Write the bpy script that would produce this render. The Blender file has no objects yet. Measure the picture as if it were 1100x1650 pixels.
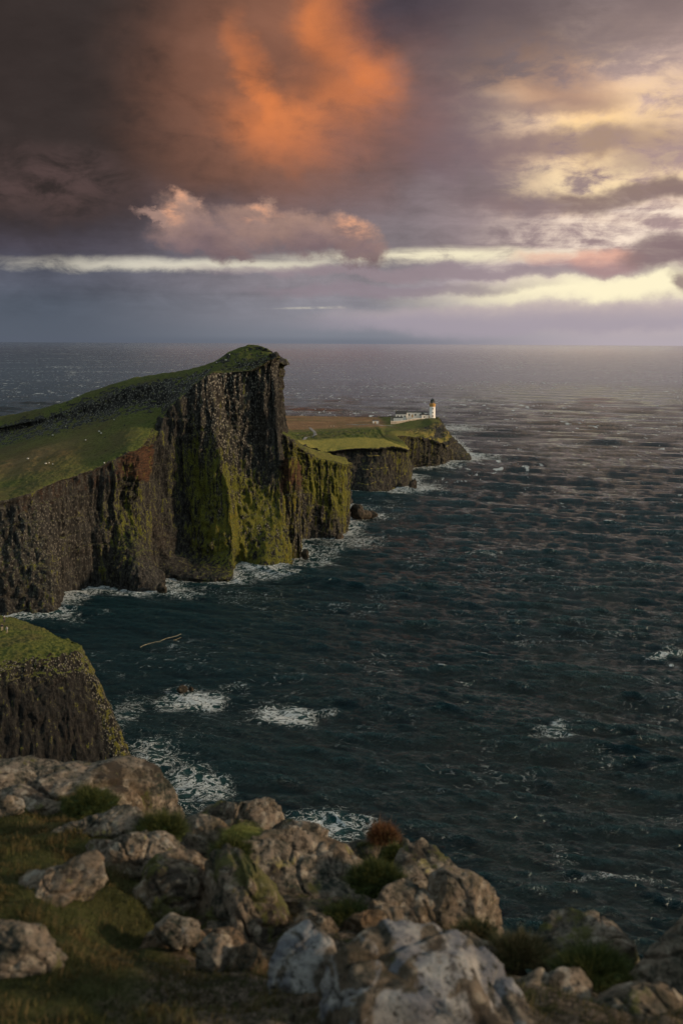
import bpy, bmesh, math, random
import numpy as np
from mathutils import Matrix, Vector

random.seed(7)
RNG = np.random.default_rng(7)
scene = bpy.context.scene
COL = scene.collection
rad = math.radians

# ------------------------------------------------------------------ camera
F = 1604.0                      # focal length in pixels of the 1100 x 1650 photograph
PITCH = math.atan((825 - 551) / F)
ROLL = rad(0.31)
CAM = Vector((0, 0, 98.0))
cam_d = bpy.data.cameras.new('camera')
cam_d.sensor_fit = 'HORIZONTAL'
cam_d.sensor_width = 24.0
cam_d.lens = 24.0 * F / 1100
cam_d.clip_start = 0.05
cam_d.clip_end = 150000
cam_d.dof.use_dof = True
cam_d.dof.focus_distance = 90
cam_d.dof.aperture_fstop = 2.4
cam = bpy.data.objects.new('camera', cam_d)
COL.objects.link(cam)
RM = Matrix.Rotation(math.pi / 2 - PITCH, 3, 'X') @ Matrix.Rotation(ROLL, 3, 'Z')
cam.matrix_world = Matrix.Translation(CAM) @ RM.to_4x4()
scene.camera = cam

# ------------------------------------------------------------------ node helpers
class X:
    """a tiny expression wrapper round shader sockets"""
    def __init__(s, t, k): s.t, s.k = t, k
    def _m(s, op, *a, clamp=False):
        n = s.t.nodes.new('ShaderNodeMath'); n.operation = op; n.use_clamp = clamp
        for i, v in enumerate((s,) + a):
            if isinstance(v, X): s.t.links.new(v.k, n.inputs[i])
            else: n.inputs[i].default_value = v
        return X(s.t, n.outputs[0])
    def __add__(s, o): return s._m('ADD', o)
    __radd__ = __add__
    def __sub__(s, o): return s._m('SUBTRACT', o)
    def __rsub__(s, o): return (s * -1.0) + o
    def __mul__(s, o): return s._m('MULTIPLY', o)
    __rmul__ = __mul__
    def __truediv__(s, o): return s._m('DIVIDE', o)
    def __pow__(s, o): return s._m('POWER', o)
    def mx(s, o): return s._m('MAXIMUM', o)
    def mn(s, o): return s._m('MINIMUM', o)
    def abs(s): return s._m('ABSOLUTE')
    def clamp(s): return s._m('ADD', 0.0, clamp=True)
    def ss(s, a, b):
        n = s.t.nodes.new('ShaderNodeMapRange'); n.interpolation_type = 'SMOOTHSTEP'
        s.t.links.new(s.k, n.inputs['Value'])
        lo, hi, r0, r1 = (a, b, 0.0, 1.0) if a < b else (b, a, 1.0, 0.0)
        for nm, v in (('From Min', lo), ('From Max', hi), ('To Min', r0), ('To Max', r1)):
            n.inputs[nm].default_value = v
        return X(s.t, n.outputs[0])

def srgb(r, g, b):
    f = lambda c: (c / 12.92 if c <= .04045 else ((c + .055) / 1.055) ** 2.4)
    return (f(r / 255), f(g / 255), f(b / 255), 1)

def comb(t, x, y, z):
    n = t.nodes.new('ShaderNodeCombineXYZ')
    for i, v in enumerate((x, y, z)):
        if isinstance(v, X): t.links.new(v.k, n.inputs[i])
        else: n.inputs[i].default_value = v
    return X(t, n.outputs[0])

def sep(v):
    n = v.t.nodes.new('ShaderNodeSeparateXYZ'); v.t.links.new(v.k, n.inputs[0])
    return [X(v.t, n.outputs[i]) for i in range(3)]

def noise(v, scale=1.0, detail=4, rough=.5, dist=0.0, color=False, typ='FBM'):
    n = v.t.nodes.new('ShaderNodeTexNoise'); n.noise_dimensions = '3D'
    try: n.noise_type = typ
    except Exception: pass
    v.t.links.new(v.k, n.inputs['Vector'])
    n.inputs['Scale'].default_value = scale; n.inputs['Detail'].default_value = detail
    n.inputs['Roughness'].default_value = rough; n.inputs['Distortion'].default_value = dist
    return X(v.t, n.outputs['Color' if color else 'Fac'])

def voro(v, scale=1.0, feature='F1', out='Distance', rnd=1.0):
    n = v.t.nodes.new('ShaderNodeTexVoronoi'); n.feature = feature
    v.t.links.new(v.k, n.inputs['Vector']); n.inputs['Scale'].default_value = scale
    n.inputs['Randomness'].default_value = rnd
    return X(v.t, n.outputs[out])

def mix(t, f, a, b):
    n = t.nodes.new('ShaderNodeMix'); n.data_type = 'RGBA'
    for i, v in ((0, f), (6, a), (7, b)):
        if isinstance(v, X): t.links.new(v.k, n.inputs[i])
        else: n.inputs[i].default_value = v
    return X(t, n.outputs[2])

def scalec(t, c, f):
    """colour times a factor"""
    n = t.nodes.new('ShaderNodeVectorMath'); n.operation = 'SCALE'
    t.links.new(c.k, n.inputs[0])
    if isinstance(f, X): t.links.new(f.k, n.inputs['Scale'])
    else: n.inputs['Scale'].default_value = f
    return X(t, n.outputs[0])

def vmul(v, s):
    n = v.t.nodes.new('ShaderNodeVectorMath'); n.operation = 'MULTIPLY'
    v.t.links.new(v.k, n.inputs[0]); n.inputs[1].default_value = s
    return X(v.t, n.outputs[0])

def vadd(v, w):
    n = v.t.nodes.new('ShaderNodeVectorMath'); n.operation = 'ADD'
    v.t.links.new(v.k, n.inputs[0])
    if isinstance(w, X): v.t.links.new(w.k, n.inputs[1])
    else: n.inputs[1].default_value = w
    return X(v.t, n.outputs[0])

# ------------------------------------------------------------------ pixel -> world (photograph used as a survey)
RMn = np.array(RM)
def ray(u, v):
    return RMn @ np.array([(u - 550) / F, (825 - v) / F, -1.0])
def P(u, v, y):
    d = ray(u, v); return np.array(CAM) + d * (y / d[1])
def PZ(u, v, z):
    d = ray(u, v); return np.array(CAM) + d * ((z - CAM.z) / d[2])
def S(u, v):
    d = ray(u, v); d = d / np.linalg.norm(d)
    return math.atan2(d[0], d[1]) * F, math.asin(d[2]) * F

# ------------------------------------------------------------------ world: sky with cloud decks
world = bpy.data.worlds.new('World')
scene.world = world
world.use_nodes = True
t = world.node_tree
t.nodes.clear()
SUN_EL, SUN_AZ = rad(14), rad(98)        # azimuth from +Y (the view direction) towards +X
out = t.nodes.new('ShaderNodeOutputWorld')
bg = t.nodes.new('ShaderNodeBackground')
t.links.new(bg.outputs[0], out.inputs[0])
sky = t.nodes.new('ShaderNodeTexSky')
sky.sky_type = 'NISHITA'; sky.sun_disc = False
sky.sun_elevation = SUN_EL; sky.sun_rotation = SUN_AZ
tc = t.nodes.new('ShaderNodeTexCoord')
DIR = X(t, tc.outputs['Generated'])
dx, dy, dz = sep(DIR)
az = dx._m('ARCTAN2', dy) * F
el = dz._m('ARCSINE') * F
# warped sky coordinates for cloud edges
w1 = noise(vmul(DIR, (5, 5, 8)), 1.0, 6, .55, color=True)
wx, wy, wz = sep(w1)
w2 = noise(vmul(DIR, (17, 17, 26)), 1.0, 5, .6, color=True)
vx, vy, vz = sep(w2)
AW = az + (wx - .5) * 150 + (vx - .5) * 50
EW = el + (wy - .5) * 110 + (vy - .5) * 40
AS = az + (vx - .5) * 80 + (wx - .5) * 40
ES = el + (vy - .5) * 50 + (wy - .5) * 14
def blob(u, v, rx, ry, soft=.5, rot=0.0, A=None, E=None):
    A = AW if A is None else A; E = EW if E is None else E
    cx, cy = S(u, v)
    a, e = A - cx, E - cy
    if rot:
        c, s = math.cos(rad(rot)), math.sin(rad(rot))
        a, e = a * c + e * s, e * c - a * s
    a, e = a / rx, e / ry
    r = (a * a + e * e) ** .5
    return r.ss(1 + soft, 1 - soft)
def srgbx(t, *c):
    n = t.nodes.new('ShaderNodeRGB'); n.outputs[0].default_value = srgb(*c); return X(t, n.outputs[0])
# perspective cloud sheet coordinates (flat decks foreshorten towards the horizon)
den = dz.mx(0.0) + .055
sheet = comb(t, dx / den, dy / den, 0.0)
n_sheet = noise(vmul(sheet, (.55, .75, 1)), 1.0, 8, .58, .3)
n_big = noise(vmul(sheet, (.25, .35, 1)), 1.0, 5, .5)
n_dir = noise(vmul(DIR, (5.5, 5.5, 16)), 1.0, 8, .6, .4)
n_fine = noise(vmul(DIR, (22, 22, 48)), 1.0, 6, .62, .3)
n_str = noise(vmul(DIR, (5, 5, 60)), 1.0, 6, .58, .25)
H = 551
def ec(v): return S(550, v)[1]
# base gradients, left / middle / right columns
def column(stops):
    r = t.nodes.new('ShaderNodeValToRGB')
    lo, hi = ec(551), ec(0)
    t.links.new(((el - lo) / (hi - lo)).clamp().k, r.inputs[0])
    cr = r.color_ramp; cr.interpolation = 'EASE'
    while len(cr.elements) < len(stops): cr.elements.new(.5)
    for e, (v, c) in zip(cr.elements, stops):
        e.position = max(0, min(1, (ec(v) - lo) / (hi - lo))); e.color = srgb(*c)
    return X(t, r.outputs[0])
left = column([(551, (84, 91, 103)), (500, (82, 89, 101)), (450, (84, 87, 99)), (400, (74, 71, 83)), (330, (66, 60, 70)), (240, (58, 50, 52)), (100, (49, 44, 42)), (0, (48, 43, 41))])
mid = column([(551, (120, 124, 134)), (500, (134, 132, 140)), (450, (136, 129, 135)), (390, (122, 114, 119)), (320, (113, 103, 109)), (220, (105, 94, 100)), (120, (95, 85, 89)), (0, (84, 74, 78))])
right = column([(551, (172, 162, 168)), (505, (184, 170, 172)), (450, (182, 162, 163)), (390, (172, 148, 147)), (320, (176, 152, 148)), (220, (176, 150, 144)), (100, (168, 146, 141)), (0, (126, 110, 109))])
a0, am, a1 = S(60, 400)[0], S(560, 400)[0], S(1040, 400)[0]
fl = az.ss(a0, am); fr = az.ss(am, a1)
base = mix(t, fr, mix(t, fl, left, mid), right)
# streaky structure of the decks
mod = -.04 + n_dir * .72 + n_str * .62 + n_fine * .74
mod = 1.0 + (mod - 1.0) * el.ss(ec(545), ec(455))
base = scalec(t, base, mod)
# unseen overcast overhead and behind the viewer, made paler to light the scene
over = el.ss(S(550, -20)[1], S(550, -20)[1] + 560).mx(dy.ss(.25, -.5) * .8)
# bright mottled breaks, upper right
yl = blob(985, 205, 175, 105, .75, -8)
yl = (yl * (n_dir * .5 + n_fine * .6).ss(.46, .66)).clamp()
base = mix(t, yl * .92, base, srgb(250, 214, 172))
yl2 = blob(985, 195, 95, 42, .7, 8)
base = mix(t, yl2 * n_fine.ss(.3, .6) * .8, base, srgb(253, 214, 146))
yl3 = blob(890, 118, 95, 42, .7, -12)
base = mix(t, yl3 * (n_dir * .5 + n_fine * .5).ss(.40, .58) * .75, base, srgb(228, 174, 132))
wh = blob(1045, 372, 190, 48, .6, 4, AS, ES) * (n_str * .5 + n_fine * .5).ss(.42, .6)
base = mix(t, wh * .9, base, srgb(250, 230, 208))
wh2 = blob(1010, 272, 140, 26, .7, 4) * n_fine.ss(.36, .6)
base = mix(t, wh2 * .75, base, srgb(253, 226, 178))
whr = blob(1110, 130, 110, 90, .8)
base = mix(t, whr * n_dir.ss(.35, .65) * .6, base, srgb(218, 186, 174))
# dark bands over the breaks
for (u, v, rx, ry, rot, k, c) in [(990, 300, 190, 15, 3, .85, (112, 91, 96)), (900, 226, 150, 20, 4, .75, (122, 100, 106)), (1070, 240, 90, 22, 3, .6, (134, 110, 112)),
                            (880, 163, 110, 14, 0, .6, (128, 106, 108)), (730, 170, 80, 42, -20, .6, (104, 88, 96)), (780, 40, 140, 70, -14, .75, (92, 79, 82)),
                            (600, 30, 110, 60, 0, .7, (66, 60, 66)), (690, 245, 150, 45, -12, .55, (104, 88, 98)), (1010, 45, 140, 35, 20, .55, (112, 97, 98)), (930, 130, 60, 18, 0, .5, (128, 106, 106))]:
    base = mix(t, blob(u, v, rx, ry, .55, rot) * (n_dir * .4 + n_fine * .6).ss(.25, .55) * k, base, srgb(*c))
w3 = noise(vmul(DIR, (46, 46, 60)), 1.0, 5, .65, color=True)
f3, f4, f5 = sep(w3)
AO = AW * .5 + AS * .5 + (f3 - .5) * 26; EO = EW * .5 + ES * .5 + (f4 - .5) * 22
# clear gaps: the Sky Texture shows through
clear = scalec(t, X(t, sky.outputs[0]), .055)
glow = mix(t, .90, clear, mix(t, az.ss(S(200, 430)[0], S(900, 430)[0]), srgb(226, 218, 198), srgb(255, 243, 206)))
EL = el + (vy - .5) * 16
gap1 = blob(300, 425, 250, 8.5, .85, 1.2, az, EL + (n_fine - .5) * 22) * (n_fine * .5 + n_str * .5).ss(.34, .56)
gap1b = blob(690, 412, 190, 9, .85, .6, az, EL + (n_fine - .5) * 16) * (n_fine * .5 + n_str * .5).ss(.34, .54)
gap2 = blob(1010, 462, 240, 24, .7, 3.2, AS, ES + (f4 - .5) * 14)
gap2b = blob(1060, 452, 120, 16, .5, 3, AS, ES)
gap3 = blob(530, 495, 60, 1.6, .9, 1.5, az, el) * n_fine.ss(.4, .6) * .5
gap = (gap1 * .82).mx(gap1b * .9).mx(gap2).mx(gap2b).mx(gap3)
base = mix(t, gap, base, glow)
# low bank under the right gap
lb = blob(880, 512, 330, 22, .35, 1, az + (vx - .5) * 120, el + (vy - .5) * 34 + (wy - .5) * 30)
base = mix(t, lb * .8, base, mix(t, (el + (vy - .5) * 30).ss(ec(520), ec(486)), srgb(160, 150, 160), srgb(186, 170, 168)))
# long grey tongue at left of the gap
tg = blob(640, 466, 200, 10, .5, 1, AS, ES)
base = mix(t, tg * .7, base, srgb(140, 126, 134))
tg = blob(700, 437, 330, 9, .5, 0, AS, ES)
base = mix(t, tg * .75, base, srgb(146, 130, 136))
# pink cumulus near the right edge
pk = blob(965, 417, 62, 21, .35, 0, AS, ES).mx(blob(880, 414, 45, 12, .4, 0, AS, ES) * .7)
pkc = mix(t, (ES + (vz - .5) * 40).ss(ec(432), ec(400)), srgb(164, 132, 132), srgb(226, 172, 150))
base = mix(t, pk * .85, base, pkc)
dk = blob(1075, 402, 75, 22, .4, 8, AS, ES).mx(blob(1095, 455, 22, 14, .5, 0, AS, ES))
base = mix(t, dk * .85, base, srgb(128, 108, 110))
# the great dark cloud and its orange flank
big = blob(215, 90, 415, 210, .32, -12)
big = big.mx(blob(60, 250, 260, 110, .45)).mx(blob(555, 130, 105, 145, .75, 18, AO, EO))
bc = mix(t, (AW + (EW * -.2)).ss(S(120, 0)[0], S(520, 0)[0]), srgb(54, 46, 44), srgb(104, 76, 66))
bc = scalec(t, bc, .62 + n_dir * .75)
n_mid = noise(vmul(DIR, (11, 11, 18)), 1.0, 7, .58, .5)
w3 = noise(vmul(DIR, (46, 46, 60)), 1.0, 5, .65, color=True)
f3, f4, f5 = sep(w3)
AO = AW * .5 + AS * .5 + (f3 - .5) * 26; EO = EW * .5 + ES * .5 + (f4 - .5) * 22
org = blob(548, 52, 70, 56, .6, -42, AO, EO).mx(blob(606, 120, 56, 44, .6, -25, AO, EO)).mx(blob(422, 165, 24, 84, .75, 26, AO, EO)).mx(blob(480, 210, 90, 42, .8, -8, AO, EO)).mx(blob(560, 165, 80, 44, .8, 0, AO, EO) * .8)
org = (org * (n_mid * .6 + n_fine * .35 + wz * .1 + .02).ss(.33, .60)).clamp()
halo = blob(500, 130, 190, 165, .95) * (n_fine * .35 + n_mid * .65).ss(.2, .55)
bc = mix(t, halo * .9, bc, srgb(146, 98, 76))
bc = mix(t, org * (.5 + n_mid * .8).clamp() * .95, bc, srgb(204, 118, 68))
bc = scalec(t, bc, .62 + n_mid * .45 + n_fine * .35)
bc = mix(t, blob(545, 45, 44, 34, .9, -40) * n_mid.ss(.3, .6) * .7, bc, srgb(228, 134, 74))
bc = mix(t, blob(480, 205, 40, 20, .9, -10) * n_mid.ss(.3, .6) * .5, bc, srgb(226, 134, 76))
bc = mix(t, blob(560, 235, 90, 40, .9) * .5, bc, srgb(124, 92, 84))
core = blob(470, 112, 70, 30, .9, -10)
bc = mix(t, core * n_mid.ss(.25, .6) * .5, bc, srgb(98, 68, 58))
base = mix(t, big * .96, base, bc)
rim = blob(655, 120, 70, 90, .9) * .55
base = mix(t, rim * n_dir.ss(.3, .6), base, srgb(140, 104, 98))
base = mix(t, blob(640, 8, 85, 46, .9, 18, AS, ES) * n_mid.ss(.25, .5) * .92, base, scalec(t, srgbx(t, 66, 60, 68), .6 + n_fine * .9))
# brownish wisps under it at the left
br = blob(90, 300, 110, 34, .8) * n_fine.ss(.3, .6)
base = mix(t, br * .6, base, srgb(96, 76, 74))
# the long cumulus in front with lit tips
w3 = noise(vmul(DIR, (46, 46, 60)), 1.0, 5, .65, color=True)
f3, f4, f5 = sep(w3)
cu = None
for (u, v, rx, ry, rot) in [(298, 365, 48, 30, -16), (302, 336, 20, 22, 0), (250, 348, 24, 8, -22), (330, 388, 76, 22, -10), (405, 368, 62, 28, -6), (418, 342, 26, 18, 0), (490, 378, 66, 26, -8), (556, 385, 46, 26, -10), (566, 368, 26, 15, 0), (375, 404, 40, 9, -6), (582, 408, 32, 20, 0)]:
    b = blob(u, v, rx, ry, .48, rot, AS + (f3 - .5) * 44, ES + (f4 - .5) * 40)
    cu = b if cu is None else cu.mx(b)
cc = mix(t, (ES * .6 + EW * .4 + (vz - .5) * 90).ss(ec(425), ec(330)), srgb(116, 98, 102), srgb(166, 134, 120))
cc = scalec(t, cc, .7 + n_fine * .6)
tip = None
for (u, v, rx, ry) in [(302, 322, 22, 13), (275, 343, 14, 8), (418, 340, 26, 12), (566, 370, 26, 11), (392, 352, 10, 6)]:
    b = blob(u, v, rx, ry, .95, -8, AS, ES)
    tip = b if tip is None else tip.mx(b)
cc = mix(t, tip * n_fine.ss(.38, .6) * .8, cc, srgb(238, 172, 132))
base = mix(t, cu * .97, base, cc)
# sea haze at the very horizon
base = mix(t, el.ss(ec(540), ec(551)) * .35, base, mix(t, fr, srgb(84, 90, 104), srgb(176, 164, 172)))
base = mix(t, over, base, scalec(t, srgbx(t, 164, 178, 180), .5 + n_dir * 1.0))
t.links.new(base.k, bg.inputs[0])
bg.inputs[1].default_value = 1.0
world.cycles.sampling_method = 'MANUAL'
world.cycles.sample_map_resolution = 1024

# ------------------------------------------------------------------ sun
sd = bpy.data.lights.new('sun', 'SUN')
sd.energy = 3.4; sd.angle = rad(5); sd.color = (1.0, .74, .48)
sun = bpy.data.objects.new('sun', sd); COL.objects.link(sun)
sdir = Vector((math.sin(SUN_AZ) * math.cos(SUN_EL), math.cos(SUN_AZ) * math.cos(SUN_EL), math.sin(SUN_EL)))
sun.rotation_euler = sdir.to_track_quat('Z', 'Y').to_euler()
sun.location = (60, -20, 140)
scene.view_settings.view_transform = 'Standard'
scene.view_settings.look = 'None'
scene.view_settings.exposure = 0.12
scene.view_settings.gamma = 1.0

# ------------------------------------------------------------------ numpy noise
_PT = RNG.permutation(4096).astype(np.int64)
_G = RNG.normal(size=(4096, 3)); _G /= np.linalg.norm(_G, axis=1)[:, None]
def pn(p):
    """gradient noise, p (N,3) -> about -1..1"""
    i = np.floor(p).astype(np.int64); f = p - i
    w = f * f * f * (f * (f * 6 - 15) + 10)
    o = 0
    for a in (0, 1):
        for b in (0, 1):
            for c in (0, 1):
                h = _PT[(_PT[(_PT[(i[:, 0] + a) & 4095] + i[:, 1] + b) & 4095] + i[:, 2] + c) & 4095]
                g = _G[h]
                d = g[:, 0] * (f[:, 0] - a) + g[:, 1] * (f[:, 1] - b) + g[:, 2] * (f[:, 2] - c)
                o = o + d * (w[:, 0] if a else 1 - w[:, 0]) * (w[:, 1] if b else 1 - w[:, 1]) * (w[:, 2] if c else 1 - w[:, 2])
    return o * 1.6
def fbm(p, octv=4, gain=.5, ridged=False):
    s, a, k = 0, 1.0, 1.0
    tot = 0
    for o in range(octv):
        n = pn(p * k + o * 17.3)
        if ridged: n = 1 - 2 * np.abs(n)
        s = s + n * a; tot += a; a *= gain; k *= 2.03
    return s / tot
def sstep(a, b, x):
    q = np.clip((x - a) / (b - a), 0, 1); return q * q * (3 - 2 * q)

# ------------------------------------------------------------------ mesh helpers
def np_mesh(name, V, Q, smooth=True):
    me = bpy.data.meshes.new(name)
    V = np.asarray(V, dtype=np.float32); Q = np.asarray(Q, dtype=np.int32)
    k = Q.shape[1]
    me.vertices.add(len(V)); me.vertices.foreach_set('co', V.ravel())
    me.loops.add(Q.size); me.loops.foreach_set('vertex_index', Q.ravel())
    me.polygons.add(len(Q)); me.polygons.foreach_set('loop_start', np.arange(0, Q.size, k, dtype=np.int32))
    me.polygons.foreach_set('loop_total', np.full(len(Q), k, dtype=np.int32))
    me.polygons.foreach_set('use_smooth', np.full(len(Q), smooth))
    me.update(calc_edges=True); me.validate()
    return me
def grid_quads(nr, nc, wrap=False):
    i = np.arange(nr - 1)[:, None]; j = np.arange(nc if wrap else nc - 1)[None, :]
    j2 = (j + 1) % nc
    a = i * nc + j; b = i * nc + j2; c = (i + 1) * nc + j2; d = (i + 1) * nc + j
    return np.stack([a, b, c, d], -1).reshape(-1, 4)
def set_attr(me, name, arr):
    at = me.attributes.new(name, 'FLOAT', 'POINT'); at.data.foreach_set('value', np.asarray(arr, dtype=np.float32).ravel())
def link(name, me, mat=None, parent=None):
    o = bpy.data.objects.new(name, me); COL.objects.link(o)
    if mat is not None: me.materials.append(mat)
    if parent is not None: o.parent = parent
    return o
def structure(o): o['kind'] = 'structure'; return o
def tag(o, label, cat, group=None, kind=None):
    o['label'] = label; o['category'] = cat
    if group: o['group'] = group
    if kind: o['kind'] = kind
    return o
def empty(name, loc, rz=0.0):
    o = bpy.data.objects.new(name, None); COL.objects.link(o)
    o.location = loc; o.rotation_euler = (0, 0, rz); o.empty_display_size = .2
    return o

def new_mat(name):
    m = bpy.data.materials.new(name); m.use_nodes = True
    nt = m.node_tree; nt.nodes.clear()
    o = nt.nodes.new('ShaderNodeOutputMaterial'); b = nt.nodes.new('ShaderNodeBsdfPrincipled')
    nt.links.new(b.outputs[0], o.inputs[0])
    return m, nt, b
def bump(nt, b, h, strength=.5, dist=.1):
    n = nt.nodes.new('ShaderNodeBump'); n.inputs['Strength'].default_value = strength; n.inputs['Distance'].default_value = dist
    nt.links.new(h.k, n.inputs['Height']); nt.links.new(n.outputs[0], b.inputs['Normal'])
def pos(nt, obj=False):
    n = nt.nodes.new('ShaderNodeTexCoord' if obj else 'ShaderNodeNewGeometry')
    return X(nt, n.outputs['Object' if obj else 'Position'])
def attr(nt, name):
    n = nt.nodes.new('ShaderNodeAttribute'); n.attribute_name = name; return X(nt, n.outputs['Fac'])
def setc(nt, b, sock, v):
    if isinstance(v, X): nt.links.new(v.k, b.inputs[sock])
    else: b.inputs[sock].default_value = v

# ------------------------------------------------------------------ materials of the land
def land_material(name, fs=1.0, dark=1.0):
    """basalt cliff with grass, moss, ochre lichen and pale lichen; the masks say where each grows"""
    m, nt, b = new_mat(name)
    p = pos(nt)
    g, mo, ru, pa, br = (attr(nt, k) for k in ('grass', 'moss', 'rust', 'pale', 'brown'))
    ps = vmul(p, (1.0 * fs, 1.0 * fs, .055 * fs))
    n1 = noise(ps, .55, 8, .65, .4)
    n2 = noise(vmul(p, (1, 1, .45)), .9 * fs, 8, .7)
    n3 = noise(p, 3.2 * fs, 5, .7)
    k = (n1 * .6 + n2 * .5 + n3 * .25)
    rock = mix(nt, k.ss(.52, .84), (.004, .004, .0044, 1), (.058, .056, .052, 1))
    rock = mix(nt, noise(p, .06 * fs, 4, .6).ss(.45, .7) * .35, rock, (.045, .034, .027, 1))
    # pale lichen and bird lime flecks
    vs = voro(vmul(p, (1, 1, .7)), 1.1 * fs)
    fl = (vs.ss(.46, .22) * n3.ss(.42, .56)) * pa
    rock = mix(nt, (fl * 1.2).clamp(), rock, (.36, .34, .28, 1))
    rock = scalec(nt, rock, dark)
    # weathered red ash band
    rc = mix(nt, noise(vmul(p, (.3, .3, 2.2)), 1.0 * fs, 5, .6).ss(.35, .65), (.022, .015, .011, 1), (.090, .045, .026, 1))
    rock = mix(nt, (ru * 1.2 - n1 * 1.1 - n2 * .5 + .18).ss(.1, .5), rock, rc)
    # moss and ochre lichen on the ribs
    mc = mix(nt, n3.ss(.35, .65), (.026, .036, .010, 1), (.165, .165, .026, 1))
    mc = mix(nt, (n1 * .5 + n2 * .5).ss(.50, .66) * attr(nt, 'ochre'), mc, (.20, .13, .022, 1))
    rock = mix(nt, (mo.mn(1.1) * .42 + n1 * 2.1 + n2 * 1.3 + n3 * .9 - 2.47).ss(.0, .18), rock, mc)
    # grass
    gn = noise(p, .045 * fs, 6, .62)
    gn2 = noise(p, .9 * fs, 6, .7)
    gc = mix(nt, gn2.ss(.3, .7), (.036, .050, .012, 1), (.130, .145, .030, 1))
    gc = mix(nt, (gn * .75 + gn2 * .3).ss(.46, .66) * .75, gc, (.088, .070, .030, 1))
    bc = mix(nt, noise(vmul(p, (.35, 1, 1)), .09, 6, .6).ss(.35, .66), (.16, .082, .042, 1), (.27, .165, .085, 1))
    bc = mix(nt, noise(vmul(p, (.3, 1, 1)), .05, 5, .6).ss(.5, .62) * .8, bc, (.085, .082, .03, 1))
    gc = mix(nt, br, gc, bc)
    gc = mix(nt, attr(nt, 'bright'), gc, mix(nt, gn2.ss(.3, .7), (.20, .185, .030, 1), (.40, .32, .075, 1)))  # yellow dry grass, paler still: the plateau's warm sunlight is put into this colour
    gm = (g * 1.3 + (gn2 - .5) * .9 - .15).ss(.3, .6)
    col = mix(nt, gm, rock, gc)
    nt.links.new(col.k, b.inputs['Base Color'])
    b.inputs['Roughness'].default_value = .92
    b.inputs['Specular IOR Level'].default_value = .2
    bump(nt, b, n1 * 1.4 + n2 * 1.1 + n3 * .5 + gn2 * .25, .85, 1.0 / fs)
    return m
LAND = land_material('basalt_cliff')
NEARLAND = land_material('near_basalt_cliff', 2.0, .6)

def cr(Pts, tq):
    """Catmull-Rom through Pts (n,...) at parameter tq (0..n-1); tension softened"""
    n = len(Pts); i = np.clip(np.floor(tq).astype(int), 0, n - 2); f = (tq - i)
    sh = (-1,) + (1,) * (Pts.ndim - 1); f = f.reshape(sh)
    p0 = Pts[np.clip(i - 1, 0, n - 1)]; p1 = Pts[i]; p2 = Pts[i + 1]; p3 = Pts[np.clip(i + 2, 0, n - 1)]
    T = .36
    m1 = (p2 - p0) * T; m2 = (p3 - p1) * T
    f2, f3 = f * f, f * f * f
    return (2 * f3 - 3 * f2 + 1) * p1 + (f3 - 2 * f2 + f) * m1 + (-2 * f3 + 3 * f2) * p2 + (f3 - f2) * m2

def loft(rows, nrow, ncol, weights=None):
    """rows: list of lists of 3D points; returns (nrow, ncol, 3) dense grid and the row parameter"""
    A = np.array(rows, dtype=float)
    nr, nc = A.shape[:2]
    # parameter by arc length of the columns of the middle row, so quads stay even
    base = A.mean(axis=0)
    d = np.r_[0, np.cumsum(np.maximum(np.linalg.norm(np.diff(base, axis=0), axis=1), 1.0) if weights is None else weights)]
    tc_ = np.interp(np.linspace(0, d[-1], ncol), d, np.arange(nc))
    dr = np.linalg.norm(np.diff(A, axis=0), axis=2).mean(axis=1)
    d2 = np.r_[0, np.cumsum(np.maximum(dr, .5) ** .8)]
    tr_ = np.interp(np.linspace(0, d2[-1], nrow), d2, np.arange(nr))
    B = cr(A, tr_)
    C = cr(np.swapaxes(B, 0, 1), tc_)
    return np.swapaxes(C, 0, 1), tr_, tc_

def normals(G):
    du = np.gradient(G, axis=1); dv = np.gradient(G, axis=0)
    n = np.cross(du, dv); n /= np.maximum(np.linalg.norm(n, axis=2, keepdims=True), 1e-9)
    return n

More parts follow.
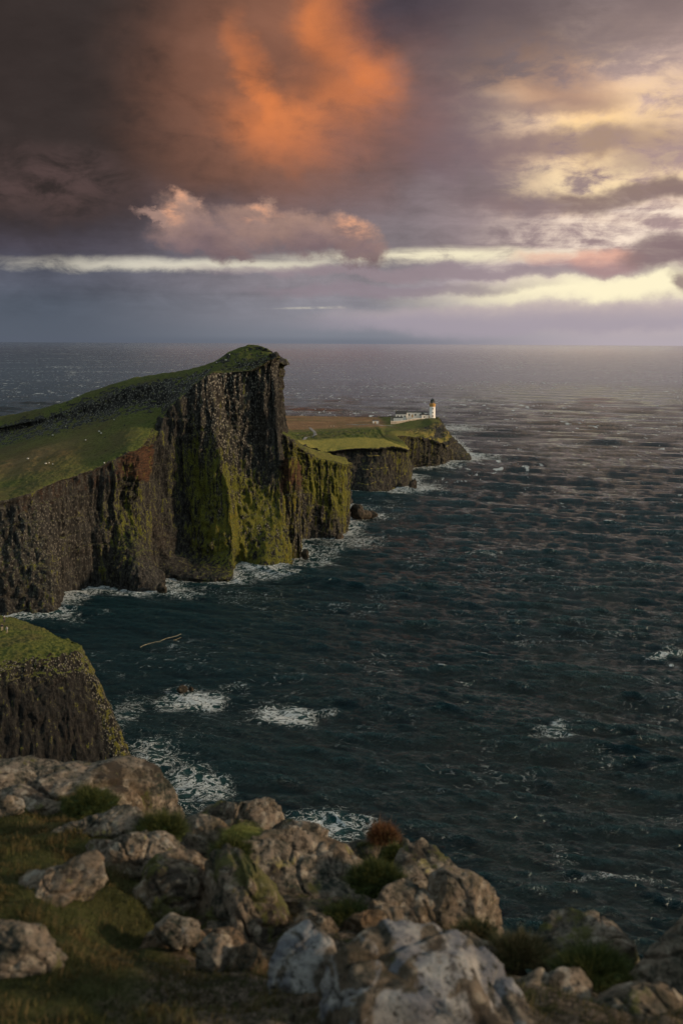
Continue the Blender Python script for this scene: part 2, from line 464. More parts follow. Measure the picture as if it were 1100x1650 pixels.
def land(name, G, amp=1.0, colw=3.0, mask=None, mat=None, flip=None, fscale=1.0, extra=None, hummock=1.0):
    nr, nc = G.shape[:2]
    N = normals(G)
    if flip is None: flip = np.mean(N[..., 2]) < 0
    if flip: N = -N
    p = G.reshape(-1, 3); n = N.reshape(-1, 3)
    steep = 1 - sstep(.35, .8, n[:, 2])
    nh = n * [1, 1, .25]; nh /= np.maximum(np.linalg.norm(nh, axis=1, keepdims=True), 1e-6)
    # vertical basalt columns and ribs
    lo = pn(p / 40.0) * 9
    q = p * [1 / colw, 1 / colw, 1 / (colw * 9)] + np.stack([lo * 0, lo * 0, lo], 1) * .05
    q2 = p * [1 / (colw * 3.4), 1 / (colw * 3.4), 1 / (colw * 13)]
    warp = np.stack([pn(p / 9.0 + 3), pn(p / 9.0 + 11), np.zeros(len(p))], 1) * .35 * colw
    pw = p + warp
    ribs = fbm(pw * [1 / (colw * 2.6), 1 / (colw * 2.6), 1 / (colw * 26)], 2, .55, True)
    cols = fbm(pw * [1 / colw, 1 / colw, 1 / (colw * 16)], 2, .5, True)
    fine = fbm(pw * [2.2 / colw, 2.2 / colw, .16 / colw], 2, .5, True)
    gul = fbm(p / (colw * 11) * [1, 1, .22], 3, .5)
    brk = sstep(-.1, .5, fbm(p / (colw * 5), 3))                     # where ledges and rubble break the columns
    ledge = fbm(p * [1 / 22, 1 / 22, 1 / (3.2 * fscale)], 3, .5)
    rough = fbm(p / (1.7 * fscale), 4, .6)
    d = steep * amp * (-.6 + ribs * 2.0 + ribs * 0 - cols * 1.7 * (1 - .4 * brk) - fine * .6 + gul * 5.4 + (((p[:, 2] + 7 * fbm(p / 26.0, 2)) / (7.5 * fscale)) % 1 - .5) * 1.3 * fscale * (.4 + brk) + brk * (ledge * 1.4 + rough * 1.5) + rough * .45)
    hum = (1 - steep) * (fbm(p / (9.0 * fscale), 5, .55) * 1.0) * min(amp, 1)
    V = p + nh * d[:, None] + n * hum[:, None]
    V = V + n * ((1 - steep) * fbm(p / (2.3 * fscale), 4, .6) * .5 * fscale * hummock)[:, None]
    if extra is not None: V = V + extra(V)
    V2 = V.reshape(G.shape); N2 = normals(V2); N2 = -N2 if flip else N2
    nz = N2.reshape(-1, 3)[:, 2]
    Q = grid_quads(nr, nc)
    if not flip: pass
    else: Q = Q[:, ::-1]
    me = np_mesh(name, V, Q)
    fn = fbm(V / 7.0, 4, .6)
    m = dict(grass=sstep(.62, .84, nz + fn * .1), moss=np.zeros(len(V)), rust=np.zeros(len(V)), pale=np.full(len(V), .12), brown=np.zeros(len(V)), bright=np.zeros(len(V)), ochre=np.zeros(len(V)))
    if mask: mask(V, nz, fn, m)
    for k, a in m.items(): set_attr(me, k, np.clip(a, 0, 1.5))
    o = link(name, me, mat or LAND)
    return structure(o)

def proj(V):
    """world -> photograph pixels, used to look up where the survey marks fall"""
    d = (V - np.array(CAM)) @ RMn
    return 550 - F * d[:, 0] / d[:, 2], 825 + F * d[:, 1] / d[:, 2]
def gb(x, y, cx, cy, rx, ry):
    return np.exp(-(((x - cx) / rx) ** 2 + ((y - cy) / ry) ** 2))
def at3(V, u, v, y, r, rz=None):
    """soft ball of influence round a surveyed world point"""
    c = P(u, v, y); rz = rz or r
    return np.exp(-(((V[:, 0] - c[0]) / r) ** 2 + ((V[:, 1] - c[1]) / (r * 1.6)) ** 2 + ((V[:, 2] - c[2]) / rz) ** 2))

# ------------------------------------------------------------------ main headland
def col_pts(rows): return [[P(*q) for q in r] for r in rows]
Z = lambda u, v: tuple(PZ(u, v, 0.0))
baseuv = [(-900, 1130), (-200, 1010), (0, 992), (88, 986), (97, 957), (165, 944), (225, 953), (263, 949), (251, 926), (310, 931), (376, 932), (384, 917), (436, 921), (473, 915), (468, 885), (440, 850)]
base_r = [np.array(Z(*q)) for q in baseuv]
rimuv = [(-900, 900, 300), (-200, 832, 350), (0, 805, 366), (55, 790, 374), (100, 773, 388), (150, 757, 399), (205, 730, 405), (230, 722, 410), (250, 712, 428), (268, 668, 436), (332, 606, 438), (358, 603, 444), (408, 600, 444), (452, 577, 445), (461, 588, 460), (455, 600, 520)]
rimuv = [(u - (12 if i in (13, 14, 15) else (5 if i == 12 else 0)), v, y) for i, (u, v, y) in enumerate(rimuv)]
base_r = [b - (np.array([2.4, 0, 0]) if i >= 12 else 0) for i, b in enumerate(base_r)]
rim_r = [P(*q) for q in rimuv]
low1 = []
prof = [.0, .0, .0, .1, .5, .3, .5, .0, .9, .45, .1, .5, .5, .25, .5, .5]
def between(a, b, f, push=0.0):
    return a * (1 - f) + b * f + np.array([0, push, 0])
c80 = [between(r, b, .16, -1.0) for r, b in zip(rim_r, base_r)]
c60 = [between(r, b, .40, 0) for r, b in zip(rim_r, base_r)]
c35 = [between(r, b, .66, 0) for r, b in zip(rim_r, base_r)]
c15 = [between(r, b, .86, 0) for r, b in zip(rim_r, base_r)]
# the vertical upper wall on the right and the apron that swells out below it
for i, (u6, v6, y6, u3, v3, y3, u1, v1, y1) in {
        9: (288, 735, 437, 298, 830, 431, 306, 900, 424),
        10: (342, 690, 434, 366, 800, 426, 374, 890, 419),
        11: (372, 700, 444, 384, 800, 436, 386, 880, 428),
        12: (415, 700, 447, 425, 805, 441, 434, 880, 428),
        13: (449, 690, 445, 455, 800, 443, 463, 880, 433)}.items():
    c80[i] = between(rim_r[i], P(u6, v6, y6), .4); c60[i] = P(u6, v6, y6); c35[i] = P(u3, v3, y3); c15[i] = P(u1, v1, y1)
# promontory foot at u 190-263 leans out
c60[6] = P(212, 800, 405); c60[7] = P(226, 810, 408)
c35[6] = P(215, 865, 398); c35[7] = P(236, 870, 402); c15[7] = P(252, 915, 396)
crest_uv = [(-900, 740, 480), (-200, 702, 520), (0, 671, 520), (55, 661, 512), (100, 649, 504), (150, 630, 497), (205, 612, 490), (235, 606, 486), (262, 603, 482), (300, 597, 476), (345, 583, 470), (372, 566, 466), (410, 556, 462), (446, 567, 456), (459, 586, 475), (452, 597, 530)]
cragt_uv = [(-900, 760, 470), (-200, 722, 500), (0, 688, 502), (55, 676, 494), (100, 664, 487), (150, 645, 480), (205, 624, 473), (235, 620, 468), (262, 614, 465), (298, 608, 462), (342, 594, 458), (370, 578, 455), (410, 566, 456), (448, 570, 453), (460, 587, 470), (453, 598, 526)]
cragb_uv = [(-900, 775, 460), (-200, 738, 490), (0, 703, 496), (55, 692, 486), (100, 682, 479), (150, 670, 472), (205, 656, 464), (235, 653, 460), (262, 652, 455), (285, 640, 450), (335, 601, 450), (365, 590, 450), (409, 578, 450), (449, 572, 450), (460, 587, 466), (454, 599, 523)]
mead_uv = [(-900, 830, 400), (-200, 780, 420), (0, 748, 428), (55, 735, 428), (100, 723, 430), (150, 710, 434), (205, 688, 436), (240, 684, 437), (262, 675, 443), (272, 660, 443), (333, 604, 444), (360, 598, 447), (408, 590, 447), (451, 575, 448), (460, 588, 463), (454, 600, 521)]
mead2_uv = [(-900, 868, 340), (-200, 808, 375), (0, 786, 385), (55, 772, 390), (100, 757, 400), (150, 742, 409), (205, 716, 413), (236, 708, 419), (253, 700, 433), (269, 667, 439), (332, 605, 440), (359, 601, 445), (408, 596, 445), (452, 576, 446), (460, 588, 461), (455, 600, 520)]
crest, cragt, cragb, mead, mead2 = ([P(q[0] - (9 if i >= 13 else 0), q[1], q[2]) for i, q in enumerate(r)] for r in (crest_uv, cragt_uv, cragb_uv, mead_uv, mead2_uv))
back1 = [c + np.array([0, 22, -10]) for c in crest]
back2 = [np.array([c[0], c[1] + 55, max(c[2] * .35, 3)]) for c in crest]
back3 = [np.array([c[0], c[1] + 75, -4]) for c in crest]
sub = [b + np.array([0, -1, -5]) for b in base_r]
G, trm, tcm = loft([back3, back2, back1, crest, cragt, cragb, mead, mead2, rim_r, c80, c60, c35, c15, base_r, sub], 620, 860)
RT = np.repeat(trm, len(tcm)); CT = np.tile(tcm, len(trm))
def mask_main(V, nz, fn, m):
    # crag strip: rock breaks through the turf
    crag = sstep(3.5, 4.1, RT) * (1 - sstep(5.15, 5.7, RT)) * (1 - sstep(9.5, 10.5, CT))
    cn = fbm(V / 3.0, 4, .6)
    m['grass'] = m['grass'] * (1 - crag * sstep(-.30, .15, cn))
    m['grass'] *= 1 - sstep(7.9, 8.3, RT)
    m['grass'] += sstep(8.2, 9, RT) * sstep(.38, .62, nz + cn * .3) * .4 * (1 - sstep(11.5, 12.3, RT))
    m['pale'] = .10 + crag * .55 + at3(V, 400, 600, 444, 30, 8) * .5 + at3(V, 380, 690, 440, 12, 32) * .55 + at3(V, 340, 640, 440, 14, 20) * .4 + at3(V, 420, 840, 430, 22, 14) * .6 + at3(V, 60, 880, 360, 30, 20) * .3
    bandr = sstep(7.85, 8.05, RT) * (1 - sstep(8.9, 9.6, RT)) * sstep(1.5, 2.5, CT) * (1 - sstep(7.7, 8.4, CT))
    m['rust'] = bandr * .66 + at3(V, 245, 755, 412, 9, 9) * 1.2 + at3(V, 466, 770, 446, 8, 16) * 1.0
    m['moss'] = at3(V, 430, 870, 428, 24, 17) * 1.0 + at3(V, 390, 840, 430, 15, 20) * .95 + at3(V, 465, 850, 434, 9, 22) * 1.3 + at3(V, 360, 800, 427, 14, 26) * .75 + at3(V, 330, 820, 424, 18, 22) * .55 \
        + at3(V, 205, 850, 400, 9, 26) * .8 + at3(V, 60, 950, 360, 9, 16) * .4 + at3(V, 300, 740, 436, 14, 14) * .5 + at3(V, 255, 830, 412, 6, 16) * .4 + .02
    m['ochre'] = at3(V, 464, 830, 440, 8, 22) * .8 + at3(V, 430, 880, 428, 22, 14) * .35 + at3(V, 360, 840, 425, 10, 12) * .6
    m['brown'] = gbw(V, 40, 745, 425, 30) * .55
def gbw(V, u, v, y, r):
    c = P(u, v, y); return np.exp(-(((V[:, 0] - c[0]) / r) ** 2 + ((V[:, 1] - c[1]) / r) ** 2))
land('headland', G, 1.0, 2.6, mask_main)

# small buttress leaning against its seaward corner
bb = [(455, 900), (467, 897), (486, 896), (488, 893), (486, 880), (470, 870)]
bt = [(455, 745, 446), (466, 737, 442), (477, 737, 444), (483, 748, 450), (480, 752, 462), (465, 745, 470)]
bB = [np.array(Z(*q)) for q in bb]; bT = [P(*q) for q in bt]
ctr = np.mean(bT, axis=0)
rowsb = [[ctr + (p - ctr) * .05 for p in bT], [ctr + (p - ctr) * .6 for p in bT], bT] + [[between(a, b, f) for a, b in zip(bT, bB)] for f in (.2, .5, .8, 1.0)] + [[b + np.array([0, 0, -4]) for b in bB]]
G, tr_, tc_ = loft(rowsb, 220, 160)
RTb = np.repeat(tr_, len(tc_))
def mask_b(V, nz, fn, m):
    m['moss'] = .35 + sstep(60, 20, V[:, 2]) * .45; m['rust'] = sstep(10, 40, V[:, 2]) * (1 - sstep(45, 52, V[:, 2])) * .9; m['ochre'] = m['moss'] * 1.2; m['pale'] += .3
land('headland_buttress', G, .45, 2.2, mask_b)

# ------------------------------------------------------------------ second headland
b2 = [(440, 870), (470, 868), (487, 867), (512, 864), (538, 865), (559, 858), (563, 835), (566, 815), (560, 800), (500, 800)]
r2 = [(440, 690, 500), (464, 703, 502), (486, 720, 504), (509, 735, 506), (535, 741, 508), (557, 746, 511), (559, 742, 530), (556, 738, 560), (540, 734, 590), (500, 722, 620)]
i2 = [(440, 685, 520), (464, 700, 525), (480, 712, 535), (503, 728, 535), (520, 732, 536), (535, 735, 540), (535, 735, 550), (532, 734, 565), (525, 730, 592), (490, 720, 622)]
B2 = [np.array(Z(*q)) for q in b2]; R2 = [P(*q) for q in r2]; I2 = [P(*q) for q in i2]
J2 = [P(440, 688, 620), P(455, 700, 622), P(465, 708, 623), P(470, 712, 624), P(475, 714, 624), P(480, 716, 625), P(482, 717, 626), P(484, 718, 628), P(486, 719, 630), P(486, 719, 634)]
rows2 = [J2, I2, R2] + [[between(a, b, f, (-1 if f < .3 else 0)) for a, b in zip(R2, B2)] for f in (.12, .4, .7, 1.0)] + [[b + np.array([0, 0, -4]) for b in B2]]
G, tr_, tc_ = loft(rows2, 360, 420)
RT2 = np.repeat(tr_, len(tc_)); CT2 = np.tile(tc_, len(tr_))
def mask_2(V, nz, fn, m):
    m['grass'] *= 1 - sstep(2.0, 2.3, RT2)
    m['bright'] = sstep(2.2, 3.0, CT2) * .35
    m['moss'] = .2 + at3(V, 515, 780, 500, 16, 18) * .8 + at3(V, 560, 790, 512, 9, 22) * .9 + at3(V, 545, 770, 505, 12, 14) * .5 + at3(V, 475, 740, 503, 12, 12) * .5
    m['ochre'] = .4 * np.ones(len(V)); m['pale'] += .2
land('second_headland', G, .75, 2.6, mask_2)

# ------------------------------------------------------------------ far peninsula: two more cliffs, the moor and the lighthouse point
kb = [(430, 800), (480, 795), (520, 791), (562, 789), (595, 790), (628, 788), (661, 783), (665, 765), (663, 752), (690, 751), (715, 750), (722, 747), (724, 742), (742, 741), (760, 740), (748, 726), (716, 700), (690, 690), (640, 672)]
kr = [(430, 705, 690), (478, 712, 690), (512, 726, 674), (560, 722, 674), (600, 720, 676), (636, 718, 678), (657, 723, 684), (650, 712, 720), (640, 702, 770), (672, 703, 790), (705, 710, 797), (719, 720, 803), (724, 712, 820), (727, 704, 860), (734, 712, 890), (722, 700, 940), (712, 681, 975), (700, 674, 1010), (640, 672, 1250)]
ki1 = [(430, 698, 730), (470, 708, 735), (500, 709, 740), (555, 706, 745), (585, 705, 745), (612, 707, 742), (622, 708, 742), (622, 704, 752), (628, 697, 800), (655, 696, 812), (690, 700, 818), (700, 700, 830), (706, 697, 850), (716, 694, 880), (722, 697, 905), (716, 690, 945), (708, 678, 975), (698, 673, 1012), (625, 673, 1240)]
ki2 = [(430, 690, 800), (466, 697, 790), (495, 697, 790), (555, 693, 800), (580, 692, 800), (600, 692, 800), (606, 692, 800), (612, 691, 805), (622, 690, 850), (645, 689, 880), (672, 687, 895), (686, 684, 905), (696, 681, 918), (706, 680, 930), (713, 683, 940), (710, 680, 955), (704, 675, 978), (694, 673, 1012), (600, 673, 1235)]
ki3 = [(430, 680, 1000), (462, 683, 1000), (490, 683, 990), (540, 683, 985), (565, 682, 985), (590, 681, 985), (600, 681, 985), (605, 681, 985), (620, 681, 985), (640, 679, 985), (662, 675, 985), (676, 674, 985), (686, 673, 985), (694, 673, 986), (700, 673, 987), (701, 673, 989), (699, 673, 992), (690, 673, 1014), (590, 673, 1230)]
ki4 = [(430, 672, 1250), (455, 670, 1230), (480, 670, 1225), (520, 671, 1215), (545, 671, 1210), (570, 672, 1200), (590, 672, 1190), (600, 672, 1185), (610, 673, 1150), (625, 672, 1120), (645, 671, 1100), (660, 671, 1080), (670, 671, 1065), (680, 672, 1050), (685, 672, 1040), (688, 672, 1035), (689, 672, 1030), (684, 672, 1026), (580, 673, 1228)]
KB = [np.array(Z(*q)) for q in kb]
KR, K1, K2, K3, K4 = ([P(*q) for q in r] for r in (kr, ki1, ki2, ki3, ki4))
for i_ in (8, 9, 10, 11):
    K2[i_] = K2[i_] + np.array([0, 0, -1.5]); K1[i_] = K1[i_] + np.array([0, 0, 1.0])
K5 = [np.array([p[0], p[1] + 60, -3]) for p in K4]
rowsk = [K5, K4, K3, K2, K1, KR] + [[between(a, b, f, 0) for a, b in zip(KR, KB)] for f in (.12, .4, .7, 1.0)] + [[b + np.array([0, 0, -4]) for b in KB]]
G, tr_, tc_ = loft(rowsk, 520, 760)
RTk = np.repeat(tr_, len(tc_)); CTk = np.tile(tc_, len(tr_))
def terrace(V, cn):
    return np.abs(((V[:, 2] + cn * 3) / 5.5) % 1 - .5) * 2
def mask_k(V, nz, fn, m):
    cn = fbm(V / 5.0, 4, .6)
    inland = 1 - sstep(4.9, 5.15, RTk)
    m['grass'] = inland * (1.0 - .0 * nz) + (1 - inland) * m['grass'] * .5
    slope = sstep(2.9, 3.15, RTk) * (1 - sstep(3.75, 3.95, RTk)) * (1 - sstep(6.5, 7.5, CTk))
    m['grass'] *= 1 - slope * sstep(.05, .4, cn) * .9
    pt = sstep(8.5, 9.5, CTk) * sstep(2.9, 3.3, RTk)
    m['grass'] *= 1 - pt * sstep(.35, .6, terrace(V, cn) * .7 + cn * .5 + .25 * (CTk > 10.5))
    m['pale'] = .12 + slope * 1.0 + pt * .1
    m['brown'] = (1 - sstep(2.45, 2.9, RTk + fn * .4)) * (1 - sstep(7.5, 8.5, CTk)) + pt * .3
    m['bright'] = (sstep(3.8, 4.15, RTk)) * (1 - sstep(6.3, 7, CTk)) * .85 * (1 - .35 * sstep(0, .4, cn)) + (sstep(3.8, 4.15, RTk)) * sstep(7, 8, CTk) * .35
    m['moss'] = .28 + at3(V, 655, 750, 680, 12, 14) * .5 + at3(V, 632, 700, 760, 20, 9) * .5 + at3(V, 670, 725, 785, 16, 10) * .4
    m['ochre'] = .2 * np.ones(len(V))
def extra_k(V):
    o_ = np.zeros_like(V)
    pt = sstep(8.3, 9.3, CTk) * sstep(2.9, 3.4, RTk) * (1 - sstep(8.6, 9, RTk))
    sl = sstep(2.9, 3.15, RTk) * (1 - sstep(3.75, 3.95, RTk)) * (1 - sstep(6.5, 7.5, CTk))
    r_ = fbm(V / 5.5, 5, .6); st_ = fbm(V * [1 / 16, 1 / 16, 1 / 2.6], 3)
    o_[:, 2] = pt * (r_ * 3.2 + st_ * 1.5) + sl * r_ * 2.2
    o_[:, 0] = pt * st_ * 3.0
    return o_
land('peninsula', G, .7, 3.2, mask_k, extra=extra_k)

# ------------------------------------------------------------------ near cliff on the left with its grassy ledge
m_rim = [(-700, 1110, 150), (-260, 1080, 190), (-80, 1068, 196), (0, 1062, 199), (50, 1056, 201), (90, 1052, 203), (122, 1048, 205), (134, 1046, 210), (130, 1041, 216), (95, 1028, 224), (40, 1006, 236)]
m_u1 = [(-700, 1180, 146), (-260, 1130, 186), (-80, 1110, 192), (0, 1100, 195), (55, 1095, 198), (100, 1090, 200), (138, 1085, 203), (155, 1082, 207), (146, 1085, 216), (110, 1080, 226), (60, 1060, 238)]
m_u2 = [(-700, 1300, 142), (-260, 1200, 182), (-80, 1180, 188), (0, 1170, 192), (60, 1165, 194), (112, 1162, 196), (158, 1160, 200), (186, 1158, 203), (176, 1160, 216), (140, 1150, 226), (90, 1130, 238)]
m_u3 = [(-700, 1500, 138), (-260, 1300, 178), (-80, 1260, 186), (0, 1250, 189), (62, 1245, 191), (120, 1240, 193), (172, 1235, 196), (208, 1222, 199), (200, 1215, 214), (165, 1200, 224), (120, 1180, 236)]
m_b = [(-700, 1900, 0), (-260, 1440, 0), (-80, 1360, 0), (0, 1345, 0), (62, 1340, 0), (125, 1335, 0), (185, 1328, 0), (236, 1300, 0), (226, 1240, 0), (190, 1215, 0), (140, 1190, 0)]
m_i1 = [(-700, 1080, 170), (-260, 1050, 205), (-80, 1040, 210), (0, 1030, 212), (45, 1030, 212), (80, 1036, 211), (108, 1040, 211), (118, 1040, 214), (112, 1036, 219), (80, 1024, 226), (30, 1003, 238)]
m_i2 = [(-700, 1050, 200), (-260, 1000, 240), (-80, 990, 240), (0, 993, 240), (10, 995, 240), (25, 999, 239), (40, 1006, 236), (60, 1014, 233), (60, 1014, 234), (30, 1003, 238), (10, 996, 241)]
MB = [np.array(Z(u, v)) for u, v, _ in m_b]
M = [[P(*q) for q in r] for r in (m_i2, m_i1, m_rim, m_u1, m_u2, m_u3)]
back = [p + np.array([-6, 18, -12]) for p in M[0]]
back0 = [p + np.array([-8, 30, -45]) for p in M[0]]
rowsm = [back0, back] + M + [MB, [b + np.array([0, 0, -4]) for b in MB]]
G, tr_, tc_ = loft(rowsm, 560, 620)
RTm = np.repeat(tr_, len(tc_)); CTm = np.tile(tc_, len(tr_))
def mask_m(V, nz, fn, m):
    cn = fbm(V / 1.6, 4, .6)
    m['grass'] = (1 - sstep(3.85, 4.05, RTm + cn * .25)) + sstep(.45, .75, nz) * .6 * (1 - sstep(4.8, 5.4, RTm))
    up = (1 - sstep(4.4, 5.4, RTm))
    rid = sstep(5.9, 6.5, CTm)
    m['pale'] = .05 + up * 1.0 * sstep(3.8, 4.1, RTm) + rid * 1.2
    m['moss'] = .12 + rid * .55 + up * .25
    m['ochre'] = rid * .45
    m['bright'] = (1 - sstep(3.7, 4.05, RTm)) * .10 * sstep(-.2, .3, cn)
land('near_cliff', G, .42, 2.0, mask_m, NEARLAND, fscale=.5, hummock=2.6)

# ------------------------------------------------------------------ the sea
def build_sea():
    # rings get closer together the nearer they are; the fan the land opens on is dense
    rings = [20, 60, 100, 130]
    r = 150.0
    while r < 70000:
        rings.append(r); r += max(.34, .62 * r * r / (98 * 994))
    rings = np.array(rings)
    ang = np.concatenate([np.linspace(-27, 27, 760), np.linspace(28, 332, 150)])
    ang = np.radians(ang)
    RR, AA = np.meshgrid(rings, ang, indexing='ij')
    Xs, Ys = RR * np.sin(AA), RR * np.cos(AA)
    shp = Xs.shape
    x, y = Xs.ravel(), Ys.ravel()
    rr = RR.ravel()
    spr = np.gradient(rings)[:, None] * np.ones(shp[1])[None, :]
    spt = RR * np.abs(np.gradient(ang))[None, :]
    sr, st = spr.ravel(), spt.ravel()
    rg = np.random.default_rng(11)
    h = np.zeros_like(x); ox = np.zeros_like(x); oy = np.zeros_like(x); J = np.zeros_like(x)
    shelter = 1 - .45 * np.exp(-((x + 60) / 90.0) ** 2 - ((y - 280) / 130.0) ** 2)
    for lam, n, st_ in ((70, 3, .024), (38, 5, .034), (21, 9, .046), (12, 14, .066), (7.0, 16, .086), (4.0, 17, .088), (2.4, 15, .070), (1.4, 12, .05)):
        for _ in range(n):
            L = lam * rg.uniform(.75, 1.35)
            th = math.radians(-111 + rg.normal() * (9 if lam > 30 else (17 if lam > 10 else 26)))      # travelling towards the camera, a little to the left
            k = 2 * math.pi / L
            kx, ky = math.cos(th) * k, math.sin(th) * k
            a = st_ * L / (2 * math.pi) * rg.uniform(.6, 1.4) * 1.55 / math.sqrt(n) * 1.9
            ph = rg.uniform(0, 6.28)
            # sample spacing seen by this wave
            sp = np.abs(math.sin(th)) * sr + np.abs(math.cos(th)) * st
            w = sstep(1.9, 3.4, L / sp) * (shelter if lam < 40 else 1)
            p = kx * x + ky * y + ph
            c, s = np.cos(p), np.sin(p)
            h += w * a * c
            ox -= w * a * s * kx / k * .95; oy -= w * a * s * ky / k * .95
            J += w * a * k * c
    V = np.stack([x + ox, y + oy, h], 1)
    # foam along the shores
    segs = []
    for poly, wd in ((base_r[1:14], 11.0), (bB[:5], 9), (B2[1:8], 13), (KB[1:8], 16), (KB[8:17], 14), (MB[2:9], 9)):
        for a, b in zip(poly[:-1], poly[1:]): segs.append((a[:2], b[:2], wd))
    shore = np.zeros_like(x)
    xy = V[:, :2]
    near = (rr < 1500) & (y > 0)
    q = xy[near]
    acc = np.zeros(len(q))
    wob = 1 + .9 * fbm(np.c_[q / 14.0, np.zeros(len(q))], 3)
    for a, b, wd in segs:
        ab = b - a; tt = np.clip(((q - a) @ ab) / max(ab @ ab, 1e-6), 0, 1)
        d = np.linalg.norm(q - (a + tt[:, None] * ab), axis=1)
        acc = np.maximum(acc, np.clip(1 - d / (wd * np.maximum(wob, .25)), 0, 1) ** .8)
    shore[near] = acc * .92
    xw = xy + np.stack([fbm(np.c_[xy / 11.0, np.full(len(x), 2.0)], 3), fbm(np.c_[xy / 11.0, np.full(len(x), 9.0)], 3)], 1) * np.clip(rr / 26, 6, 22)[:, None]
    # surveyed patches of surf (u, v, half width, half depth, strength)
    for u, v, rx, ry, s_ in ((312, 1122, 11.5, 10, .95), (460, 1148, 9.5, 9.5, .95), (300, 1268, 9, 12, .78), (250, 1220, 10, 14, .62), (200, 1150, 7, 22, .5), (515, 1328, 9, 7, .95), (560, 870, 20, 24, .62), (520, 890, 14, 20, .55),
                        (430, 925, 16, 10, .68), (500, 905, 14, 10, .6), (585, 828, 22, 20, .62), (670, 785, 22, 28, .95), (640, 790, 26, 16, .7), (762, 735, 26, 30, .85), (735, 690, 45, 70, .72),
                        (105, 965, 9, 14, .8), (130, 948, 12, 7, .8), (230, 952, 16, 8, .7), (280, 950, 14, 12, .75), (60, 992, 22, 7, .7), (290, 1190, 30, 40, .20), (700, 750, 26, 14, .6),
                        (560, 664, 160, 40, .40), (660, 655, 150, 80, .34), (745, 645, 160, 70, .42), (1075, 1055, 7, 5, .75), (880, 1182, 7, 3, .62), (960, 1225, 9, 12, .26), (740, 1090, 4, 2.0, .6), (640, 1300, 26, 14, .12), (950, 1300, 10, 20, .22), (905, 1380, 5, 8, .3), (1000, 1420, 14, 2.5, .42), (1070, 1320, 8, 6, .28), (775, 892, 9, 4, .5), (840, 1030, 9, 5, .42), (390, 960, 26, 16, .30)):
        c = PZ(u, v, 0)
        g = np.exp(-(((xw[:, 0] - c[0]) / rx) ** 2 + ((xw[:, 1] - c[1]) / ry) ** 2) ** 1.2)
        shore = np.maximum(shore, g * s_ * (1 if y is None else 1))
    crest_ = np.clip((J - .58) * 2.0, 0, 1)
    patch = sstep(-.05, .35, fbm(np.c_[xy / 75.0, np.ones(len(x))], 3))
    caps = crest_ * patch * np.clip(shelter * 1.4 - .45, 0, 1)
    # the water lies lower right against the rock, higher where surf heaps up
    V[:, 2] += shore * .35
    Q = grid_quads(len(rings), len(ang), wrap=True)[:, ::-1]
    me = np_mesh('sea', V, Q)
    set_attr(me, 'shore', shore); set_attr(me, 'caps', caps); set_attr(me, 'lift', np.clip(J, -1, 1))
    return me
m, nt, b = new_mat('sea_water')
p = pos(nt)
flat_p = vmul(p, (1, 1, 0))
sh, cp, lift = attr(nt, 'shore'), attr(nt, 'caps'), attr(nt, 'lift')
wn = noise(flat_p, .16, 4, .55, color=True)
wp = vadd(flat_p, vmul(wn, (7, 7, 0)))
lace = noise(wp, .55, 9, .72, .6)
lace_r = (lace - .5).abs()
def ridge(nz, w): return (nz - .5).abs().ss(w, .0)
r1 = ridge(noise(vmul(wp, (.7, 1, 1)), .34, 6, .6, 1.2), .11)
r2 = ridge(noise(vmul(wp, (.8, 1, 1)), .95, 5, .6, 1.6), .12)
net = (r1 * .45 + r2 * .35 + lace * .5)
foam = (sh * .70 + net - 1.15).ss(-.02, .20)
streak = noise(vmul(flat_p, (.16, .42, 1)), 1.0, 8, .68, .8)
cpf = (cp * 1.2 + streak * .9 + lace * .5 - 1.06).ss(.0, .22)
# thin old foam threads drifting down the swell
thr = noise(vmul(wp, (.035, .055, 1)), 1.0, 7, .6, 1.4)
thr = (thr - .5).abs().ss(.020, .0) * noise(flat_p, .013, 3, .6).ss(.44, .62) * lace.ss(.46, .62) * .38
# whitecaps far out, where the swell is finer than the mesh
dist = (sep(p)[1] - 550).clamp() * 1.0
far = noise(vmul(flat_p, (.085, .045, 1)), 1.0, 5, .6, .3)
farp = noise(flat_p, .0035, 4, .6)
farw = (far + (farp - .5) * .45).ss(.625, .68) * sep(p)[1].ss(450, 800) * .8
far2 = noise(vmul(flat_p, (.028, .0075, 1)), 1.0, 6, .65, .3)
farw = farw.mx((far2 + (noise(flat_p, .0012, 4, .6) - .5) * .4).ss(.60, .70) * sep(p)[1].ss(1100, 2200) * .55)
fm = foam.mx(cpf * .85).mx(thr).mx(farw).clamp()
n1 = noise(vmul(flat_p, (.55, .85, 1)), 1.0, 7, .62, .5)
n2 = noise(vmul(flat_p, (.09, .16, 1)), 1.0, 6, .6, .4)
n3 = noise(vmul(flat_p, (.012, .028, 1)), 1.0, 6, .6, .4)
deep = mix(nt, (lift * .8 + .35).clamp(), (.0025, .011, .014, 1), (.008, .036, .042, 1))
deep = mix(nt, sh.ss(.15, .9) * .6, deep, (.02, .085, .085, 1))
colw = mix(nt, fm, deep, (.62, .66, .67, 1))
nt.links.new(colw.k, b.inputs['Base Color'])
setc(nt, b, 'Roughness', fm * .6 + .09)
b.inputs['IOR'].default_value = 1.333
b.inputs['Specular Tint'].default_value = (.60, .88, 1, 1)
b.inputs['Specular IOR Level'].default_value = .42
nf = noise(vmul(flat_p, (1.5, 2.3, 1)), 1.0, 5, .62, .5)
geo_y = sep(p)[1].mx(0.0)
fall = (geo_y * .00014 + 1.0)._m('POWER', -1.0)
bump(nt, b, (n1 * 2.1 + nf * .55 + n2 * 1.7 + n3 * 2.0) * fall + fm * .25, 1.0, 1.0)
SEA = m
o = link('sea', build_sea(), SEA); structure(o)

